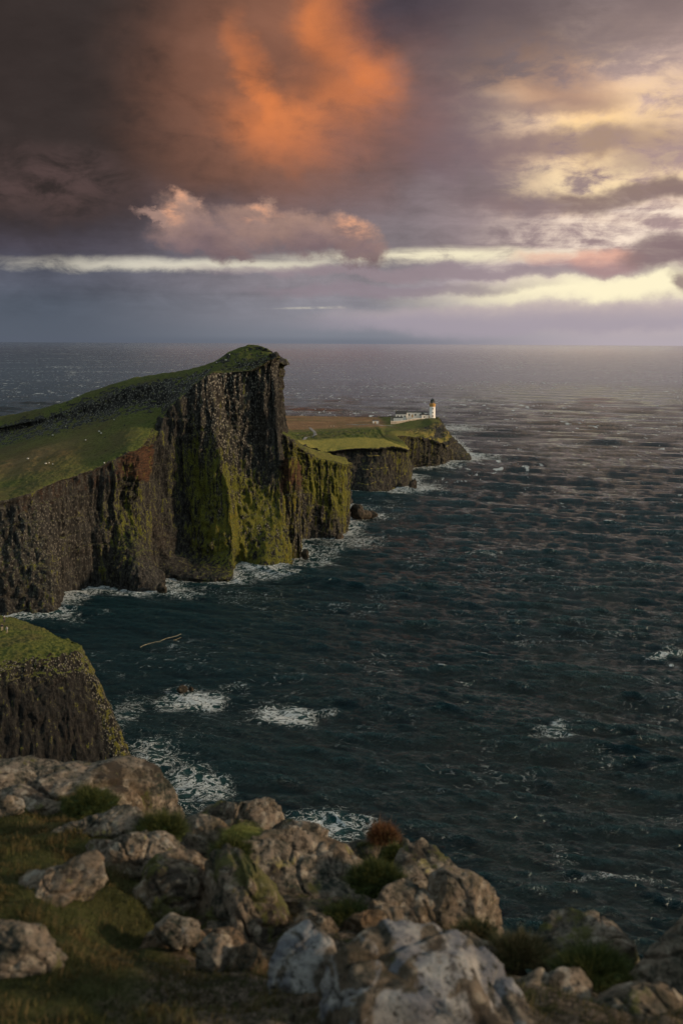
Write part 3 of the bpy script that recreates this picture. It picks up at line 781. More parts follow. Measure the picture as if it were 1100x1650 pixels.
# ------------------------------------------------------------------ shared simple materials
def plain(name, c, rough=.8, var=.25, scale=1.2, metal=0.0, spec=.3):
    m, nt, b = new_mat(name)
    p = pos(nt)
    n = noise(p, scale, 5, .65)
    lo = tuple(x * (1 - var) for x in c) + (1,); hi = tuple(min(1, x * (1 + var)) for x in c) + (1,)
    nt.links.new(mix(nt, n.ss(.3, .7), lo, hi).k, b.inputs['Base Color'])
    b.inputs['Roughness'].default_value = rough; b.inputs['Metallic'].default_value = metal
    b.inputs['Specular IOR Level'].default_value = spec
    return m
WHITE = plain('lime_washed_wall', (.80, .76, .70), .85, .10, .35)
OCHRE = plain('ochre_paint', (.55, .31, .10), .8, .12, .5)
SLATE = plain('dark_roof_slate', (.045, .042, .042), .7, .3, .8)
DARKG = plain('dark_window', (.02, .022, .026), .25, .2, 1, 0, .5)
BLACK = plain('black_painted_dome', (.018, .02, .02), .45, .3, 1)
CONC = plain('weathered_concrete', (.30, .26, .215), .9, .25, .3)
GLASS = plain('lantern_glass', (.14, .15, .14), .15, .3, 2, 0, .6)
ROADM = plain('gravel_road', (.20, .18, .165), .95, .2, .4)

def bm_obj(name, bm, mat, parent=None, smooth=False):
    me = bpy.data.meshes.new(name)
    bmesh.ops.recalc_face_normals(bm, faces=bm.faces)
    bm.to_mesh(me); bm.free()
    for f in me.polygons: f.use_smooth = smooth
    return link(name, me, mat, parent)
def box(bm, x0, x1, y0, y1, z0, z1):
    vs = [bm.verts.new(q) for q in ((x0, y0, z0), (x1, y0, z0), (x1, y1, z0), (x0, y1, z0), (x0, y0, z1), (x1, y0, z1), (x1, y1, z1), (x0, y1, z1))]
    for f in ((3, 2, 1, 0), (4, 5, 6, 7), (0, 1, 5, 4), (1, 2, 6, 5), (2, 3, 7, 6), (3, 0, 4, 7)): bm.faces.new([vs[i] for i in f])
def lathe(bm, prof, n=32, cx=0, cy=0):
    rings = []
    for r, z in prof:
        rings.append([bm.verts.new((cx + r * math.cos(2 * math.pi * i / n), cy + r * math.sin(2 * math.pi * i / n), z)) for i in range(n)])
    for a, b in zip(rings[:-1], rings[1:]):
        for i in range(n): bm.faces.new((a[i], a[(i + 1) % n], b[(i + 1) % n], b[i]))
    bm.faces.new(rings[0][::-1]); bm.faces.new(rings[-1])
def gable(bm, x0, x1, y0, y1, z0, zr, over=.25, axis='x'):
    """pitched roof prism with ridge along x (or y)"""
    x0 -= over; x1 += over; y0 -= over; y1 += over
    if axis == 'x':
        ym = (y0 + y1) / 2; q = [(x0, y0, z0), (x1, y0, z0), (x1, y1, z0), (x0, y1, z0), (x0, ym, zr), (x1, ym, zr)]
        fs = ((3, 2, 1, 0), (0, 1, 5, 4), (2, 3, 4, 5), (0, 4, 3), (1, 2, 5))
    else:
        xm = (x0 + x1) / 2; q = [(x0, y0, z0), (x1, y0, z0), (x1, y1, z0), (x0, y1, z0), (xm, y0, zr), (xm, y1, zr)]
        fs = ((3, 2, 1, 0), (0, 1, 4), (1, 2, 5, 4), (2, 3, 5), (3, 0, 4, 5))
    vs = [bm.verts.new(c) for c in q]
    for f in fs: bm.faces.new([vs[i] for i in f])

bpy.context.view_layer.update()
PEN = bpy.data.objects['peninsula']; NEAR = bpy.data.objects['near_cliff']; HEAD = bpy.data.objects['headland']
def drop(o, x, y):
    ok, loc, n, _ = o.ray_cast(Vector((x, y, 300)), Vector((0, 0, -1)))
    return loc.z if ok else 0.0
def hit(o, u, v):
    d = Vector(ray(u, v)).normalized()
    ok, loc, n, _ = o.ray_cast(CAM, d, distance=5000)
    return loc if ok else None

# ------------------------------------------------------------------ lighthouse station
PXM = 985 / F
def site(u, v, y):
    q = P(u, v, y); return float(q[0]), float(q[1]), float(q[2])
def window(parent, x, y, z, w, h, frame=True):
    bm = bmesh.new(); box(bm, x - w / 2, x + w / 2, y - .06, y + .05, z, z + h)
    wn_ = bm_obj('window', bm, DARKG, parent)
    bm = bmesh.new(); box(bm, x - w / 2 - .12, x + w / 2 + .12, y - .12, y + .04, z - .14, z - .003)
    bm_obj('sill', bm, OCHRE, wn_)
    return wn_
def lighthouse():
    x, y, z = site(696, 673.5, 985)
    r = empty('lighthouse', (x, y, z))
    tag(r, 'white lighthouse tower with an ochre band and black domed lantern on the headland tip', 'lighthouse')
    bm = bmesh.new(); lathe(bm, [(3.25, -3), (3.2, .8), (3.0, 1.0), (2.75, 11.2)], 40); bm_obj('tower_shaft', bm, WHITE, r, True)
    bm = bmesh.new(); lathe(bm, [(2.76, 11.2), (2.85, 11.4), (3.0, 12.6), (3.25, 13.0), (3.3, 13.6), (3.3, 13.9), (2.4, 13.95)], 40); bm_obj('ochre_band', bm, OCHRE, r)
    bm = bmesh.new()
    for k in range(20):
        a = 2 * math.pi * k / 20; cx, cy = 3.15 * math.cos(a), 3.15 * math.sin(a)
        box(bm, cx - .05, cx + .05, cy - .05, cy + .05, 13.9, 15.0)
    n = 40
    for zz in (14.45, 14.98):
        for k in range(n):
            a, b2_ = 2 * math.pi * k / n, 2 * math.pi * (k + 1) / n
            q = [(rr_ * math.cos(t_), rr_ * math.sin(t_), zz + dz_) for t_ in (a, b2_) for rr_ in (3.1, 3.2) for dz_ in (0, .08)]
            vs = [bm.verts.new(c) for c in q]
            for f in ((0, 1, 5, 4), (2, 3, 7, 6), (0, 2, 6, 4), (1, 3, 7, 5)): bm.faces.new([vs[i] for i in f])
    bm_obj('gallery_railing', bm, CONC, r)
    bm = bmesh.new(); lathe(bm, [(2.0, 13.95), (2.05, 14.9), (1.95, 14.95)], 24); bm_obj('lantern_base', bm, OCHRE, r)
    bm = bmesh.new(); lathe(bm, [(1.85, 14.95), (1.85, 17.0)], 16); lan = bm_obj('lantern_room', bm, GLASS, r)
    bm = bmesh.new()
    for k in range(12):
        a = 2 * math.pi * k / 12; cx, cy = 1.88 * math.cos(a), 1.88 * math.sin(a)
        box(bm, cx - .07, cx + .07, cy - .07, cy + .07, 14.96, 17.0)
    bm_obj('astragals', bm, BLACK, lan)
    bm = bmesh.new(); lathe(bm, [(2.25, 17.0), (2.2, 17.15), (1.95, 17.7), (1.5, 18.3), (.8, 18.75), (.35, 18.9)], 28); dm = bm_obj('dome', bm, BLACK, r, True)
    bm = bmesh.new(); lathe(bm, [(.34, 18.9), (.4, 19.3), (.2, 19.5), (.06, 19.6), (.05, 21.0)], 12); bm_obj('finial', bm, BLACK, dm)
    for zz in (1.6, 5.0, 8.9): window(r, .2, -2.98 + zz * .028 - .06, zz, .95, 1.35)
lighthouse()

def house(name, label, cat, u0, u1, vb, y, h, depth, roof, rz=0.0, wins=(), doors=(), chim=(), wallm=WHITE, rh=2.0):
    x0, _, z = site(u0, vb, y); x1, _, z1 = site(u1, vb, y); w = x1 - x0; z = (z + z1) / 2
    r = empty(name, ((x0 + x1) / 2, y, z), rz); tag(r, label, cat)
    bm = bmesh.new(); box(bm, -w / 2, w / 2, 0, depth, -3, h); bm_obj('wall', bm, wallm, r)
    bm = bmesh.new()
    if roof == 'flat':
        box(bm, -w / 2 - .15, w / 2 + .15, -.15, depth + .15, h + .003, h + .55)
    else:
        gable(bm, -w / 2, w / 2, 0, depth, h + .003, h + rh, .25, roof)
    rf = bm_obj('roof', bm, SLATE, r)
    for fx, zz, ww, hh in wins: window(r, fx * w, 0, zz, ww, hh)
    for fx, ww, hh in doors:
        bm = bmesh.new(); box(bm, fx * w - ww / 2, fx * w + ww / 2, -.06, .05, .0, hh); bm_obj('door', bm, OCHRE, r)
    for fx, cw, ch in chim:
        bm = bmesh.new(); box(bm, fx * w - cw / 2, fx * w + cw / 2, depth * .4, depth * .4 + .9, h - .2, h + ch)
        box(bm, fx * w - cw / 2 - .12, fx * w + cw / 2 + .12, depth * .4 - .12, depth * .4 + 1.02, h + ch + .003, h + ch + .25); bm_obj('chimney', bm, CONC, rf)
    return r
house('keepers_cottage', 'long white single storey cottage with dark roof edge joined to the tower', 'cottage', 654.5, 687.5, 672.6, 984, 4.9, 7, 'flat', 0, [(-.36, 1.9, 1.2, 1.7), (-.06, 1.9, 1.2, 1.7), (.17, 1.9, 1.2, 1.7)], [(-.21, 1.2, 2.9)], [(-.47, 1.2, 2.2), (.02, 1.2, 1.7)])
house('slate_roofed_cottage', 'white cottage with a grey pitched slate roof at the inland end of the row', 'cottage', 637.5, 654, 674.0, 981, 4.2, 7.5, 'x', 0, [(-.3, 1.3, 1.1, 1.5), (.05, 1.3, 1.1, 1.5), (.36, 1.3, 1.1, 1.5)], [], [(-.47, 1.0, 3.2)], rh=3.0)
house('store_building', 'plain windowless white store standing in front of the slate roofed cottage', 'store', 633.5, 648.2, 680.8, 958, 4.6, 7, 'flat', rad(-4))
house('stone_outhouse', 'small rough stone outhouse at the left end of the white buildings', 'outhouse', 629.5, 633.0, 681, 960, 5.6, 6, 'flat', 0, wallm=CONC)
house('white_shed', 'white gabled shed turned sideways at the foot of the tower', 'shed', 679.0, 685.0, 674.2, 974, 3.6, 6, 'y', rad(8), [(.25, 1.0, 1.0, 1.2)], [], [], rh=1.8)
house('engine_shed', 'bright white low shed with ochre corner right beside the tower', 'shed', 685.4, 691.0, 674.3, 975, 3.4, 6, 'flat', 0, [], [(.44, .5, 3.0)])
house('white_hut', 'little white hut with a dark door beside the road on the moor', 'hut', 600, 610, 682.8, 960, 3.1, 4, 'flat', 0, [], [(-.05, 1.2, 2.2)])
house('concrete_tank', 'low white concrete tank below the little hut', 'tank', 588, 599, 686.8, 935, 1.3, 3, 'flat', rad(8), wallm=WHITE)

def ribbon_wall():
    pts = [(629, 687.2, 8.6, 950), (637, 687.6, 8.8, 952), (645, 686.3, 8.0, 956), (653, 684.2, 7.0, 960), (661, 681.6, 5.8, 964), (669, 679.0, 4.2, 968), (677, 676.8, 2.6, 972), (684, 675.6, 1.6, 975), (693, 675.2, 1.2, 977)]
    o_ = site(*pts[4][:2], pts[4][3])
    r = empty('station_wall', o_); tag(r, 'long pale retaining wall climbing the slope below the white buildings', 'wall')
    bm = bmesh.new(); cp_ = bmesh.new()
    prev = None
    for u, v, hp, y in pts:
        q = np.array(site(u, v, y)) - np.array(o_); h = hp * y / F
        cur = (q, h)
        if prev is not None:
            (a, ha), (b_, hb) = prev, cur
            for bmx, z0a, z0b, z1a, z1b, e in ((bm, -3, -3, ha, hb, 0), (cp_, ha + .003, hb + .003, ha + .2, hb + .2, .1)):
                vs = [bmx.verts.new(c) for c in ((a[0], a[1] - e, a[2] + z0a), (b_[0], b_[1] - e, b_[2] + z0b), (b_[0], b_[1] + .5 + e, b_[2] + z0b), (a[0], a[1] + .5 + e, a[2] + z0a),
                                                 (a[0], a[1] - e, a[2] + z1a), (b_[0], b_[1] - e, b_[2] + z1b), (b_[0], b_[1] + .5 + e, b_[2] + z1b), (a[0], a[1] + .5 + e, a[2] + z1a))]
                for f in ((0, 1, 5, 4), (1, 2, 6, 5), (2, 3, 7, 6), (3, 0, 4, 7), (4, 5, 6, 7), (3, 2, 1, 0)): bmx.faces.new([vs[i] for i in f])
        prev = cur
    bm_obj('wall_face', bm, CONC, r); bm_obj('coping', cp_, WHITE, r)
ribbon_wall()

def strip(name, uv, obj, w, mat):
    pts = [hit(obj, u, v) for u, v in uv]
    pts = [p_ for p_ in pts if p_ is not None]
    V, Q = [], []
    fine = []
    for a, b_ in zip(pts[:-1], pts[1:]):
        n = max(2, int((b_ - a).length / 2))
        fine += [a.lerp(b_, k / n) for k in range(n)]
    fine.append(pts[-1])
    for i, q in enumerate(fine):
        d = (fine[min(i + 1, len(fine) - 1)] - fine[max(i - 1, 0)]); nrm = Vector((-d.y, d.x, 0)).normalized()
        for k in (-1, -.33, .33, 1):
            c = q + nrm * w * k; V.append((c.x, c.y, drop(obj, c.x, c.y) + .18 - .1 * abs(k)))
    V = np.array(V); Q = grid_quads(len(fine), 4)
    return structure(link(name, np_mesh(name, V, Q), mat))
strip('road', [(634, 686.6), (622, 685.5), (610, 684.6), (598, 684.4), (580, 684.5), (560, 684.0)], PEN, 3.0, ROADM)
strip('footpath', [(486, 708.5), (498, 704), (508, 701), (507, 696), (502, 692), (499, 689)], PEN, 1.3, ROADM)

# ------------------------------------------------------------------ boulders
def ico(sub):
    bm = bmesh.new(); bmesh.ops.create_icosphere(bm, subdivisions=sub, radius=1)
    V = np.array([v.co[:] for v in bm.verts]); Q = np.array([[v.index for v in f.verts] for f in bm.faces]); bm.free(); return V, Q
ICO = {k: ico(k) for k in (2, 3, 4, 5, 6)}
def rock_mat(name, white=.25, moss=.25, tone=1.0, warm=1.0, fs=1.0, big=0.0):
    m, nt, b = new_mat(name)
    p = pos(nt)
    n0 = noise(p, 1.7 * fs, 5, .6); n1 = noise(p, 6 * fs, 8, .68, .3); n2 = noise(p, 26 * fs, 6, .7); n3 = noise(p, 95 * fs, 4, .7)
    c = mix(nt, (n1 * .7 + n2 * .5).ss(.46, .72), (.022 * tone * warm, .031 * tone, .024 * tone / warm, 1), (.235 * tone * warm, .185 * tone, .142 * tone / warm, 1))
    c = mix(nt, n0.ss(.48, .66) * .5, c, (.15 * tone, .095 * tone, .05 * tone, 1))
    v1 = voro(vadd(p, vmul(noise(p, 9 * fs, 3, .6, color=True), (.12, .12, .12))), 13 * fs)
    sp = (v1.ss(.46, .2) * n1.ss(.42, .56))
    c = mix(nt, sp * .65, c, (.40 * tone, .35 * tone, .28 * tone, 1))
    lich = (noise(vadd(p, vmul(noise(p, 5 * fs, 4, .6, color=True), (.25, .25, .25))), 2.6 * fs, 7, .62, .5) + white * .30 - .15)
    lm = lich.ss(.56, .62) * (n2 * .8 + .55).clamp() * (n3 + .45).clamp()
    c = mix(nt, lm * .9, c, mix(nt, n0, (.20, .19, .175, 1), (.37, .34, .29, 1)))
    if big:
        bp = noise(vmul(p, (1.4, 1, 1)), 4.2, 6, .55, .9)
        c = mix(nt, bp.ss(.44, .50) * big * (n2 * .7 + .6).clamp(), c, mix(nt, n1.ss(.4, .6), (.15, .155, .18, 1), (.36, .35, .34, 1)))
    c = mix(nt, n2.ss(.45, .36) * .8, c, (.016, .013, .011, 1))
    c = mix(nt, noise(p, 4.2 * fs, 6, .65, .6).ss(.55, .62) * .8, c, (.030, .024, .019, 1))
    pits = voro(p, 42 * fs).ss(.24, .1) * n1.ss(.45, .6)
    c = mix(nt, pits * .7, c, (.015, .012, .01, 1))
    mz = (noise(p, 3.1 * fs, 6, .65, .3) + n2 * .2 + moss * .35 - .1).ss(.66, .74)
    c = mix(nt, mz * .85, c, mix(nt, n3, (.03, .038, .010, 1), (.12, .12, .03, 1)))
    yel = noise(p, 4.3 * fs, 5, .6).ss(.63, .70) * n2.ss(.45, .6) * .6
    c = mix(nt, yel, c, (.30, .27, .08, 1))
    nt.links.new(c.k, b.inputs['Base Color']); b.inputs['Roughness'].default_value = .93
    b.inputs['Specular IOR Level'].default_value = .25
    bump(nt, b, n1 * 1.2 + n2 * .8 + n3 * .3 + lm * .1 - pits * .3, .9, .035 / fs)
    return m
R_BROWN = rock_mat('brown_lichened_rock', .25, .28, .88, .97)
R_PALE = rock_mat('pale_lichened_rock', .34, .28, .90, .98)
R_WHITE = rock_mat('white_lichen_rock', .45, .12, .72, .97, 1.0, .9)
R_MOSSY = rock_mat('mossy_rock', .3, .38, .9, 1.02)
R_DARK = rock_mat('dark_brown_rock', .05, .1, .62, 1.15)
R_SEA = rock_mat('wet_sea_rock', -.6, .0, .35, 1.0, .12)

SLOPE, Z0 = .22, 96.2
def plane_y(v):
    """distance where the sight line meets the average clifftop slope"""
    d = ray(550, v); tn = -d[2] / d[1]
    return (CAM.z - Z0) / max(tn - SLOPE, .05)
AX = [np.array(RM.col[0]), np.array(RM.col[1]), -np.array(RM.col[2])]
def boulder(name, outline, label, cat, y=None, mat=R_BROWN, thick=.75, seed=0, sub=6, rough=1.0, box_=.74, group=None, sink=0.0, cuts=16):
    rg = np.random.default_rng(seed + 100)
    O = np.array(outline, float)
    vm_ = (O[:, 1].min() + O[:, 1].max()) / 2
    if sub > 3 and mat is not R_SEA: O[:, 1] += np.where(O[:, 1] > vm_, (O[:, 1] - vm_) * .35, 0)
    if sub > 4 and seed != 1:
        cm_ = (O.min(axis=0) + O.max(axis=0)) / 2; O = cm_ + (O - cm_) * 1.06 + [0, 2]
    vb = O[:, 1].max()
    if y is None: y = plane_y(vb - .25 * (vb - O[:, 1].min()))
    c = np.array([(O[:, 0].min() + O[:, 0].max()) / 2, (O[:, 1].min() + O[:, 1].max()) / 2])
    C3 = P(c[0], c[1], y)
    dep = np.dot(C3 - np.array(CAM), AX[2]); k = dep / F
    a = (O[:, 0] - c[0]) * k; b_ = -(O[:, 1] - c[1]) * k
    th = np.arctan2(b_, a); r = np.hypot(a, b_)
    o_ = np.argsort(th); th, r = th[o_], r[o_]
    thp = np.r_[th[-1] - 2 * math.pi, th, th[0] + 2 * math.pi]; rp = np.r_[r[-1], r, r[0]]
    V, Q = ICO[sub]
    t_ = np.arctan2(V[:, 1], V[:, 0]); lat = np.hypot(V[:, 0], V[:, 1]) ** box_
    tq = np.linspace(-math.pi, math.pi, 361); rq = np.interp(tq, thp, rp)
    ker = np.hanning(19); ker /= ker.sum(); rq = np.convolve(np.r_[rq[-10:-1], rq, rq[1:10]], ker, 'valid')
    R_ = np.interp(t_, tq, rq)
    s = float(r.mean()); T = thick * s
    W = np.stack([R_ * lat * np.cos(t_), R_ * lat * np.sin(t_), T * np.sign(V[:, 2]) * np.abs(V[:, 2]) ** box_], 1)
    nrm = W / np.maximum(np.linalg.norm(W, axis=1), 1e-6)[:, None]
    for _ in range(cuts):
        n = rg.normal(size=3); n /= np.linalg.norm(n)
        if abs(n[2]) < .3: n[2] = math.copysign(.45, n[2]); n /= np.linalg.norm(n)
        e = (W @ n); lim = e.max() * rg.uniform(.56, .86)
        W = W - np.maximum(e - lim, 0)[:, None] * n * .93
    q = W / s + seed * 7.7
    d = .15 * fbm(q * 1.2, 3) + .045 * fbm(q * 2.6, 3, .55, True) + .040 * fbm(q * 6, 4, .6) + .016 * fbm(q * 20, 3, .6)
    # bedding: the stone steps in along its joints
    jn = rg.normal(size=3); jn /= np.linalg.norm(jn); st_ = (q @ jn) * 3.1 + .5 * fbm(q * 1.6 + 3, 2)
    d = d - .035 * sstep(.80, .92, np.abs((st_ % 1) - .5) * 2)
    W = W + nrm * (d * s * rough)[:, None]
    tn_ = np.arctan2(W[:, 1], W[:, 0]); rn_ = np.hypot(W[:, 0], W[:, 1])
    bi = ((tn_ + math.pi) / (2 * math.pi) * 60).astype(int) % 60
    mxr = np.full(60, 1e-3); np.maximum.at(mxr, bi, rn_)
    tgt = np.interp((np.arange(60) + .5) / 60 * 2 * math.pi - math.pi, tq, rq)
    fac = np.clip(tgt / mxr, .75, 1.6); fac = np.convolve(np.r_[fac[-3:], fac, fac[:3]], [.1, .2, .4, .2, .1], 'same')[3:-3]
    ff = np.interp(tn_, np.r_[-math.pi, (np.arange(60) + .5) / 60 * 2 * math.pi - math.pi, math.pi], np.r_[(fac[0] + fac[-1]) / 2, fac, (fac[0] + fac[-1]) / 2])
    W[:, 0] *= ff; W[:, 1] *= ff
    # cracks
    cr_ = np.abs(pn(q * 1.1 + 31)); cr2 = np.abs(pn(q * 2.3 + 77)); W = W - nrm * ((np.exp(-(cr_ / .035) ** 2) * .10 + np.exp(-(cr2 / .03) ** 2) * .045) * s * rough)[:, None]
    G_ = W[:, :1] * AX[0] + W[:, 1:2] * AX[1] + W[:, 2:3] * AX[2]
    me = np_mesh(name, G_, Q)
    o = link(name, me, mat); o.location = Vector(C3) + Vector((0, 0, -sink))
    tag(o, label, cat, group)
    return o

FG = [  # outline, label, y, material, thickness, seed
    ([(-110, 1240), (-60, 1224), (0, 1217), (60, 1220), (100, 1231), (150, 1234), (190, 1221), (222, 1228), (262, 1246), (284, 1270), (300, 1310), (296, 1345), (230, 1340), (150, 1325), (60, 1320), (-60, 1340), (-120, 1330)], 'broad brown slab with a round white lichen spot at the cliff edge, farthest left', 7.5, R_BROWN, .75, 1),
    ([(298, 1335), (318, 1312), (345, 1296), (385, 1290), (420, 1279), (446, 1283), (461, 1302), (456, 1330), (440, 1362), (380, 1372), (320, 1362)], 'rugged boulder with a moss cap on the brink, left of the surf', 6.9, R_MOSSY, .8, 2),
    ([(440, 1330), (480, 1323), (510, 1328), (527, 1345), (526, 1368), (500, 1385), (455, 1370)], 'low rounded rock on the brink just right of the moss capped boulder', 6.6, R_BROWN, .8, 3),
    ([(352, 1395), (372, 1362), (400, 1340), (450, 1333), (500, 1352), (560, 1382), (600, 1402), (632, 1438), (612, 1478), (545, 1472), (480, 1468), (430, 1452), (380, 1430)], 'biggest brown boulder in the middle, long back sloping down to the right', 5.9, R_BROWN, .8, 4),
    ([(540, 1375), (556, 1356), (590, 1349), (625, 1358), (652, 1368), (648, 1405), (610, 1412), (562, 1402)], 'smooth grey brown boulder under the reddish heather', 6.3, R_BROWN, .8, 5),
    ([(632, 1402), (640, 1376), (662, 1361), (692, 1364), (712, 1380), (735, 1400), (742, 1440), (715, 1470), (670, 1450)], 'knobbly boulder with pale lichen on the right brink, touching the green moss', 5.7, R_PALE, .85, 6),
    ([(690, 1430), (712, 1398), (745, 1402), (775, 1415), (797, 1440), (805, 1475), (806, 1520), (780, 1545), (735, 1535), (700, 1490)], 'tall steep sided boulder ending the brink at the dark water', 5.15, R_PALE, .85, 7),
    ([(590, 1480), (600, 1440), (625, 1424), (665, 1428), (700, 1450), (720, 1482), (716, 1520), (670, 1530), (605, 1520)], 'smooth domed brown rock with faint streaks behind the white lichened one', 5.05, R_BROWN, .8, 8),
    ([(548, 1500), (556, 1475), (590, 1464), (618, 1470), (630, 1495), (622, 1520), (560, 1520)], 'small plain dark brown stone in the mossy hollow', 4.8, R_DARK, .8, 9),
    ([(224, 1460), (232, 1405), (248, 1378), (290, 1368), (325, 1382), (345, 1415), (350, 1460), (335, 1515), (260, 1515), (232, 1500)], 'blocky greenish boulder standing left of the tall leaning one', 5.2, R_MOSSY, .9, 10),
    ([(328, 1450), (332, 1395), (352, 1368), (385, 1376), (420, 1408), (446, 1450), (462, 1500), (440, 1555), (385, 1565), (342, 1530)], 'tall leaning boulder with mottled lichen in the centre left', 4.95, R_MOSSY, .85, 11),
    ([(276, 1370), (290, 1336), (312, 1318), (340, 1320), (368, 1338), (384, 1368), (360, 1405), (300, 1405)], 'spotted rock behind the leaning boulder, beside the yellow tuft', 6.1, R_PALE, .8, 12),
    ([(66, 1352), (95, 1328), (130, 1320), (165, 1314), (210, 1300), (238, 1308), (242, 1335), (220, 1362), (150, 1370), (85, 1372)], 'flat grey rock half sunk in grass, nearest the long slab', 6.0, R_PALE, .8, 13),
    ([(132, 1375), (150, 1352), (190, 1345), (235, 1335), (275, 1352), (300, 1385), (280, 1412), (215, 1415), (150, 1410)], 'low pale knobbly outcrop surrounded by grass above the elongated rock', 5.6, R_PALE, .8, 14),
    ([(8, 1445), (25, 1425), (60, 1412), (95, 1402), (130, 1380), (160, 1384), (168, 1412), (130, 1450), (70, 1478), (22, 1472)], 'elongated pale rock lying in the grass at the left', 4.75, R_PALE, .8, 15),
    ([(-70, 1500), (-20, 1482), (20, 1474), (52, 1478), (80, 1508), (105, 1545), (130, 1592), (100, 1640), (10, 1640), (-70, 1610)], 'pale topped rock cut by the left picture edge, deep in grass', 3.9, R_PALE, .8, 16),
    ([(434, 1575), (442, 1540), (462, 1512), (492, 1499), (524, 1502), (542, 1530), (538, 1590), (520, 1635), (478, 1632), (446, 1612)], 'pale grey rock split from the left side of the white lichened boulder', 3.85, R_WHITE, .9, 17),
    ([(528, 1600), (524, 1545), (545, 1502), (600, 1487), (650, 1481), (702, 1494), (750, 1512), (792, 1548), (830, 1585), (862, 1640), (880, 1730), (760, 1790), (600, 1790), (520, 1700)], 'largest boulder, nearest of all, blotched with blue white lichen', 3.55, R_WHITE, .8, 18),
    ([(800, 1610), (835, 1588), (880, 1568), (925, 1566), (952, 1586), (965, 1620), (975, 1690), (900, 1740), (820, 1700)], 'brown rock with grey patches against the right flank of the largest boulder', 3.7, R_PALE, .8, 19),
    ([(940, 1640), (958, 1600), (1000, 1586), (1060, 1596), (1110, 1625), (1180, 1680), (1150, 1750), (1000, 1750)], 'low dark rock in the bottom right corner', 3.65, R_BROWN, .8, 20),
    ([(856, 1530), (868, 1500), (900, 1483), (945, 1479), (985, 1489), (1012, 1512), (1026, 1540), (1000, 1575), (920, 1580), (870, 1570)], 'rounded brown boulder standing alone on the right brink', 4.6, R_BROWN, .85, 21),
    ([(1000, 1585), (1020, 1545), (1050, 1520), (1085, 1498), (1130, 1484), (1210, 1500), (1230, 1580), (1150, 1630), (1040, 1630)], 'large sloping boulder cut by the right picture edge', 4.25, R_PALE, .85, 22),
    ([(246, 1502), (256, 1484), (290, 1478), (318, 1484), (322, 1505), (300, 1520), (258, 1518)], 'small flat topped stone below the blocky greenish boulder', 4.5, R_PALE, .8, 23),
    ([(318, 1545), (324, 1515), (345, 1502), (366, 1510), (372, 1545), (355, 1575), (328, 1572)], 'small grey stone, left one of the two under the leaning boulder', 4.25, R_PALE, .8, 24),
    ([(366, 1555), (374, 1525), (398, 1516), (425, 1535), (430, 1570), (400, 1590), (372, 1582)], 'small brown stone, right one of the two under the leaning boulder', 4.2, R_DARK, .8, 25),
    ([(210, 1520), (226, 1494), (262, 1486), (330, 1496), (400, 1540), (466, 1545), (484, 1590), (400, 1606), (300, 1570), (226, 1548)], 'low dark broken ledge running under the leaning boulder and the two small stones', 4.65, R_DARK, .7, 32),
    ([(452, 1480), (470, 1448), (520, 1452), (590, 1462), (640, 1484), (622, 1515), (530, 1515), (462, 1506)], 'dark rubble ledge in the shaded hollow under the biggest brown boulder', 5.15, R_DARK, .7, 33),
    ([(226, 1352), (244, 1318), (286, 1316), (304, 1340), (300, 1392), (250, 1400)], 'brown rock wedged between the long slab and the spotted rock', 6.2, R_BROWN, .8, 34),
    ([(700, 1540), (720, 1512), (775, 1516), (830, 1548), (850, 1590), (790, 1600), (720, 1570)], 'low mossy brown rock filling the gap behind the largest boulder, right side', 4.55, R_MOSSY, .8, 35),
    ([(474, 1488), (484, 1472), (510, 1474), (540, 1488), (546, 1505), (500, 1508)], 'narrow tan stone between the tall leaning boulder and the white one', 4.75, R_PALE, .8, 26),
    ([(-20, 1300), (0, 1286), (28, 1286), (40, 1298), (20, 1312), (-15, 1312)], 'small stone poking from the grass under the long slab', 6.6, R_PALE, .8, 27),
    ([(810, 1530), (822, 1512), (850, 1506), (872, 1518), (868, 1545), (825, 1548)], 'little brown rock beside the lone rounded boulder', 4.7, R_BROWN, .8, 28),
    ([(640, 1368), (645, 1354), (655, 1352), (662, 1366), (655, 1382)], 'small knob of rock tucked behind the heather', 6.2, R_BROWN, .9, 29),
    ([(486, 1612), (494, 1602), (510, 1604), (514, 1618), (500, 1626), (488, 1624)], 'pebble lying in the dark gap beside the largest boulder', 3.6, R_DARK, .9, 30),
    ([(452, 1636), (460, 1628), (474, 1632), (474, 1644), (458, 1646)], 'tan pebble at the grass edge in front of the split rock', 3.4, R_PALE, .9, 31),
]
for ol, lb_, y_, mt_, th_, sd_ in FG:
    W_ = max(q[0] for q in ol) - min(q[0] for q in ol)
    boulder('boulder' if W_ > 70 else ('stone' if W_ > 30 else 'pebble'), ol, lb_, 'boulder' if W_ > 70 else 'stone', y_, mt_, th_, sd_, 6 if W_ > 110 else (5 if W_ > 40 else 4), rough=.8 if sd_ in (1, 18) else (.85 if sd_ in (4, 8, 5) else 1.0))
# the split-off rock has a dark cleft: stones wedged between are separate pebbles above

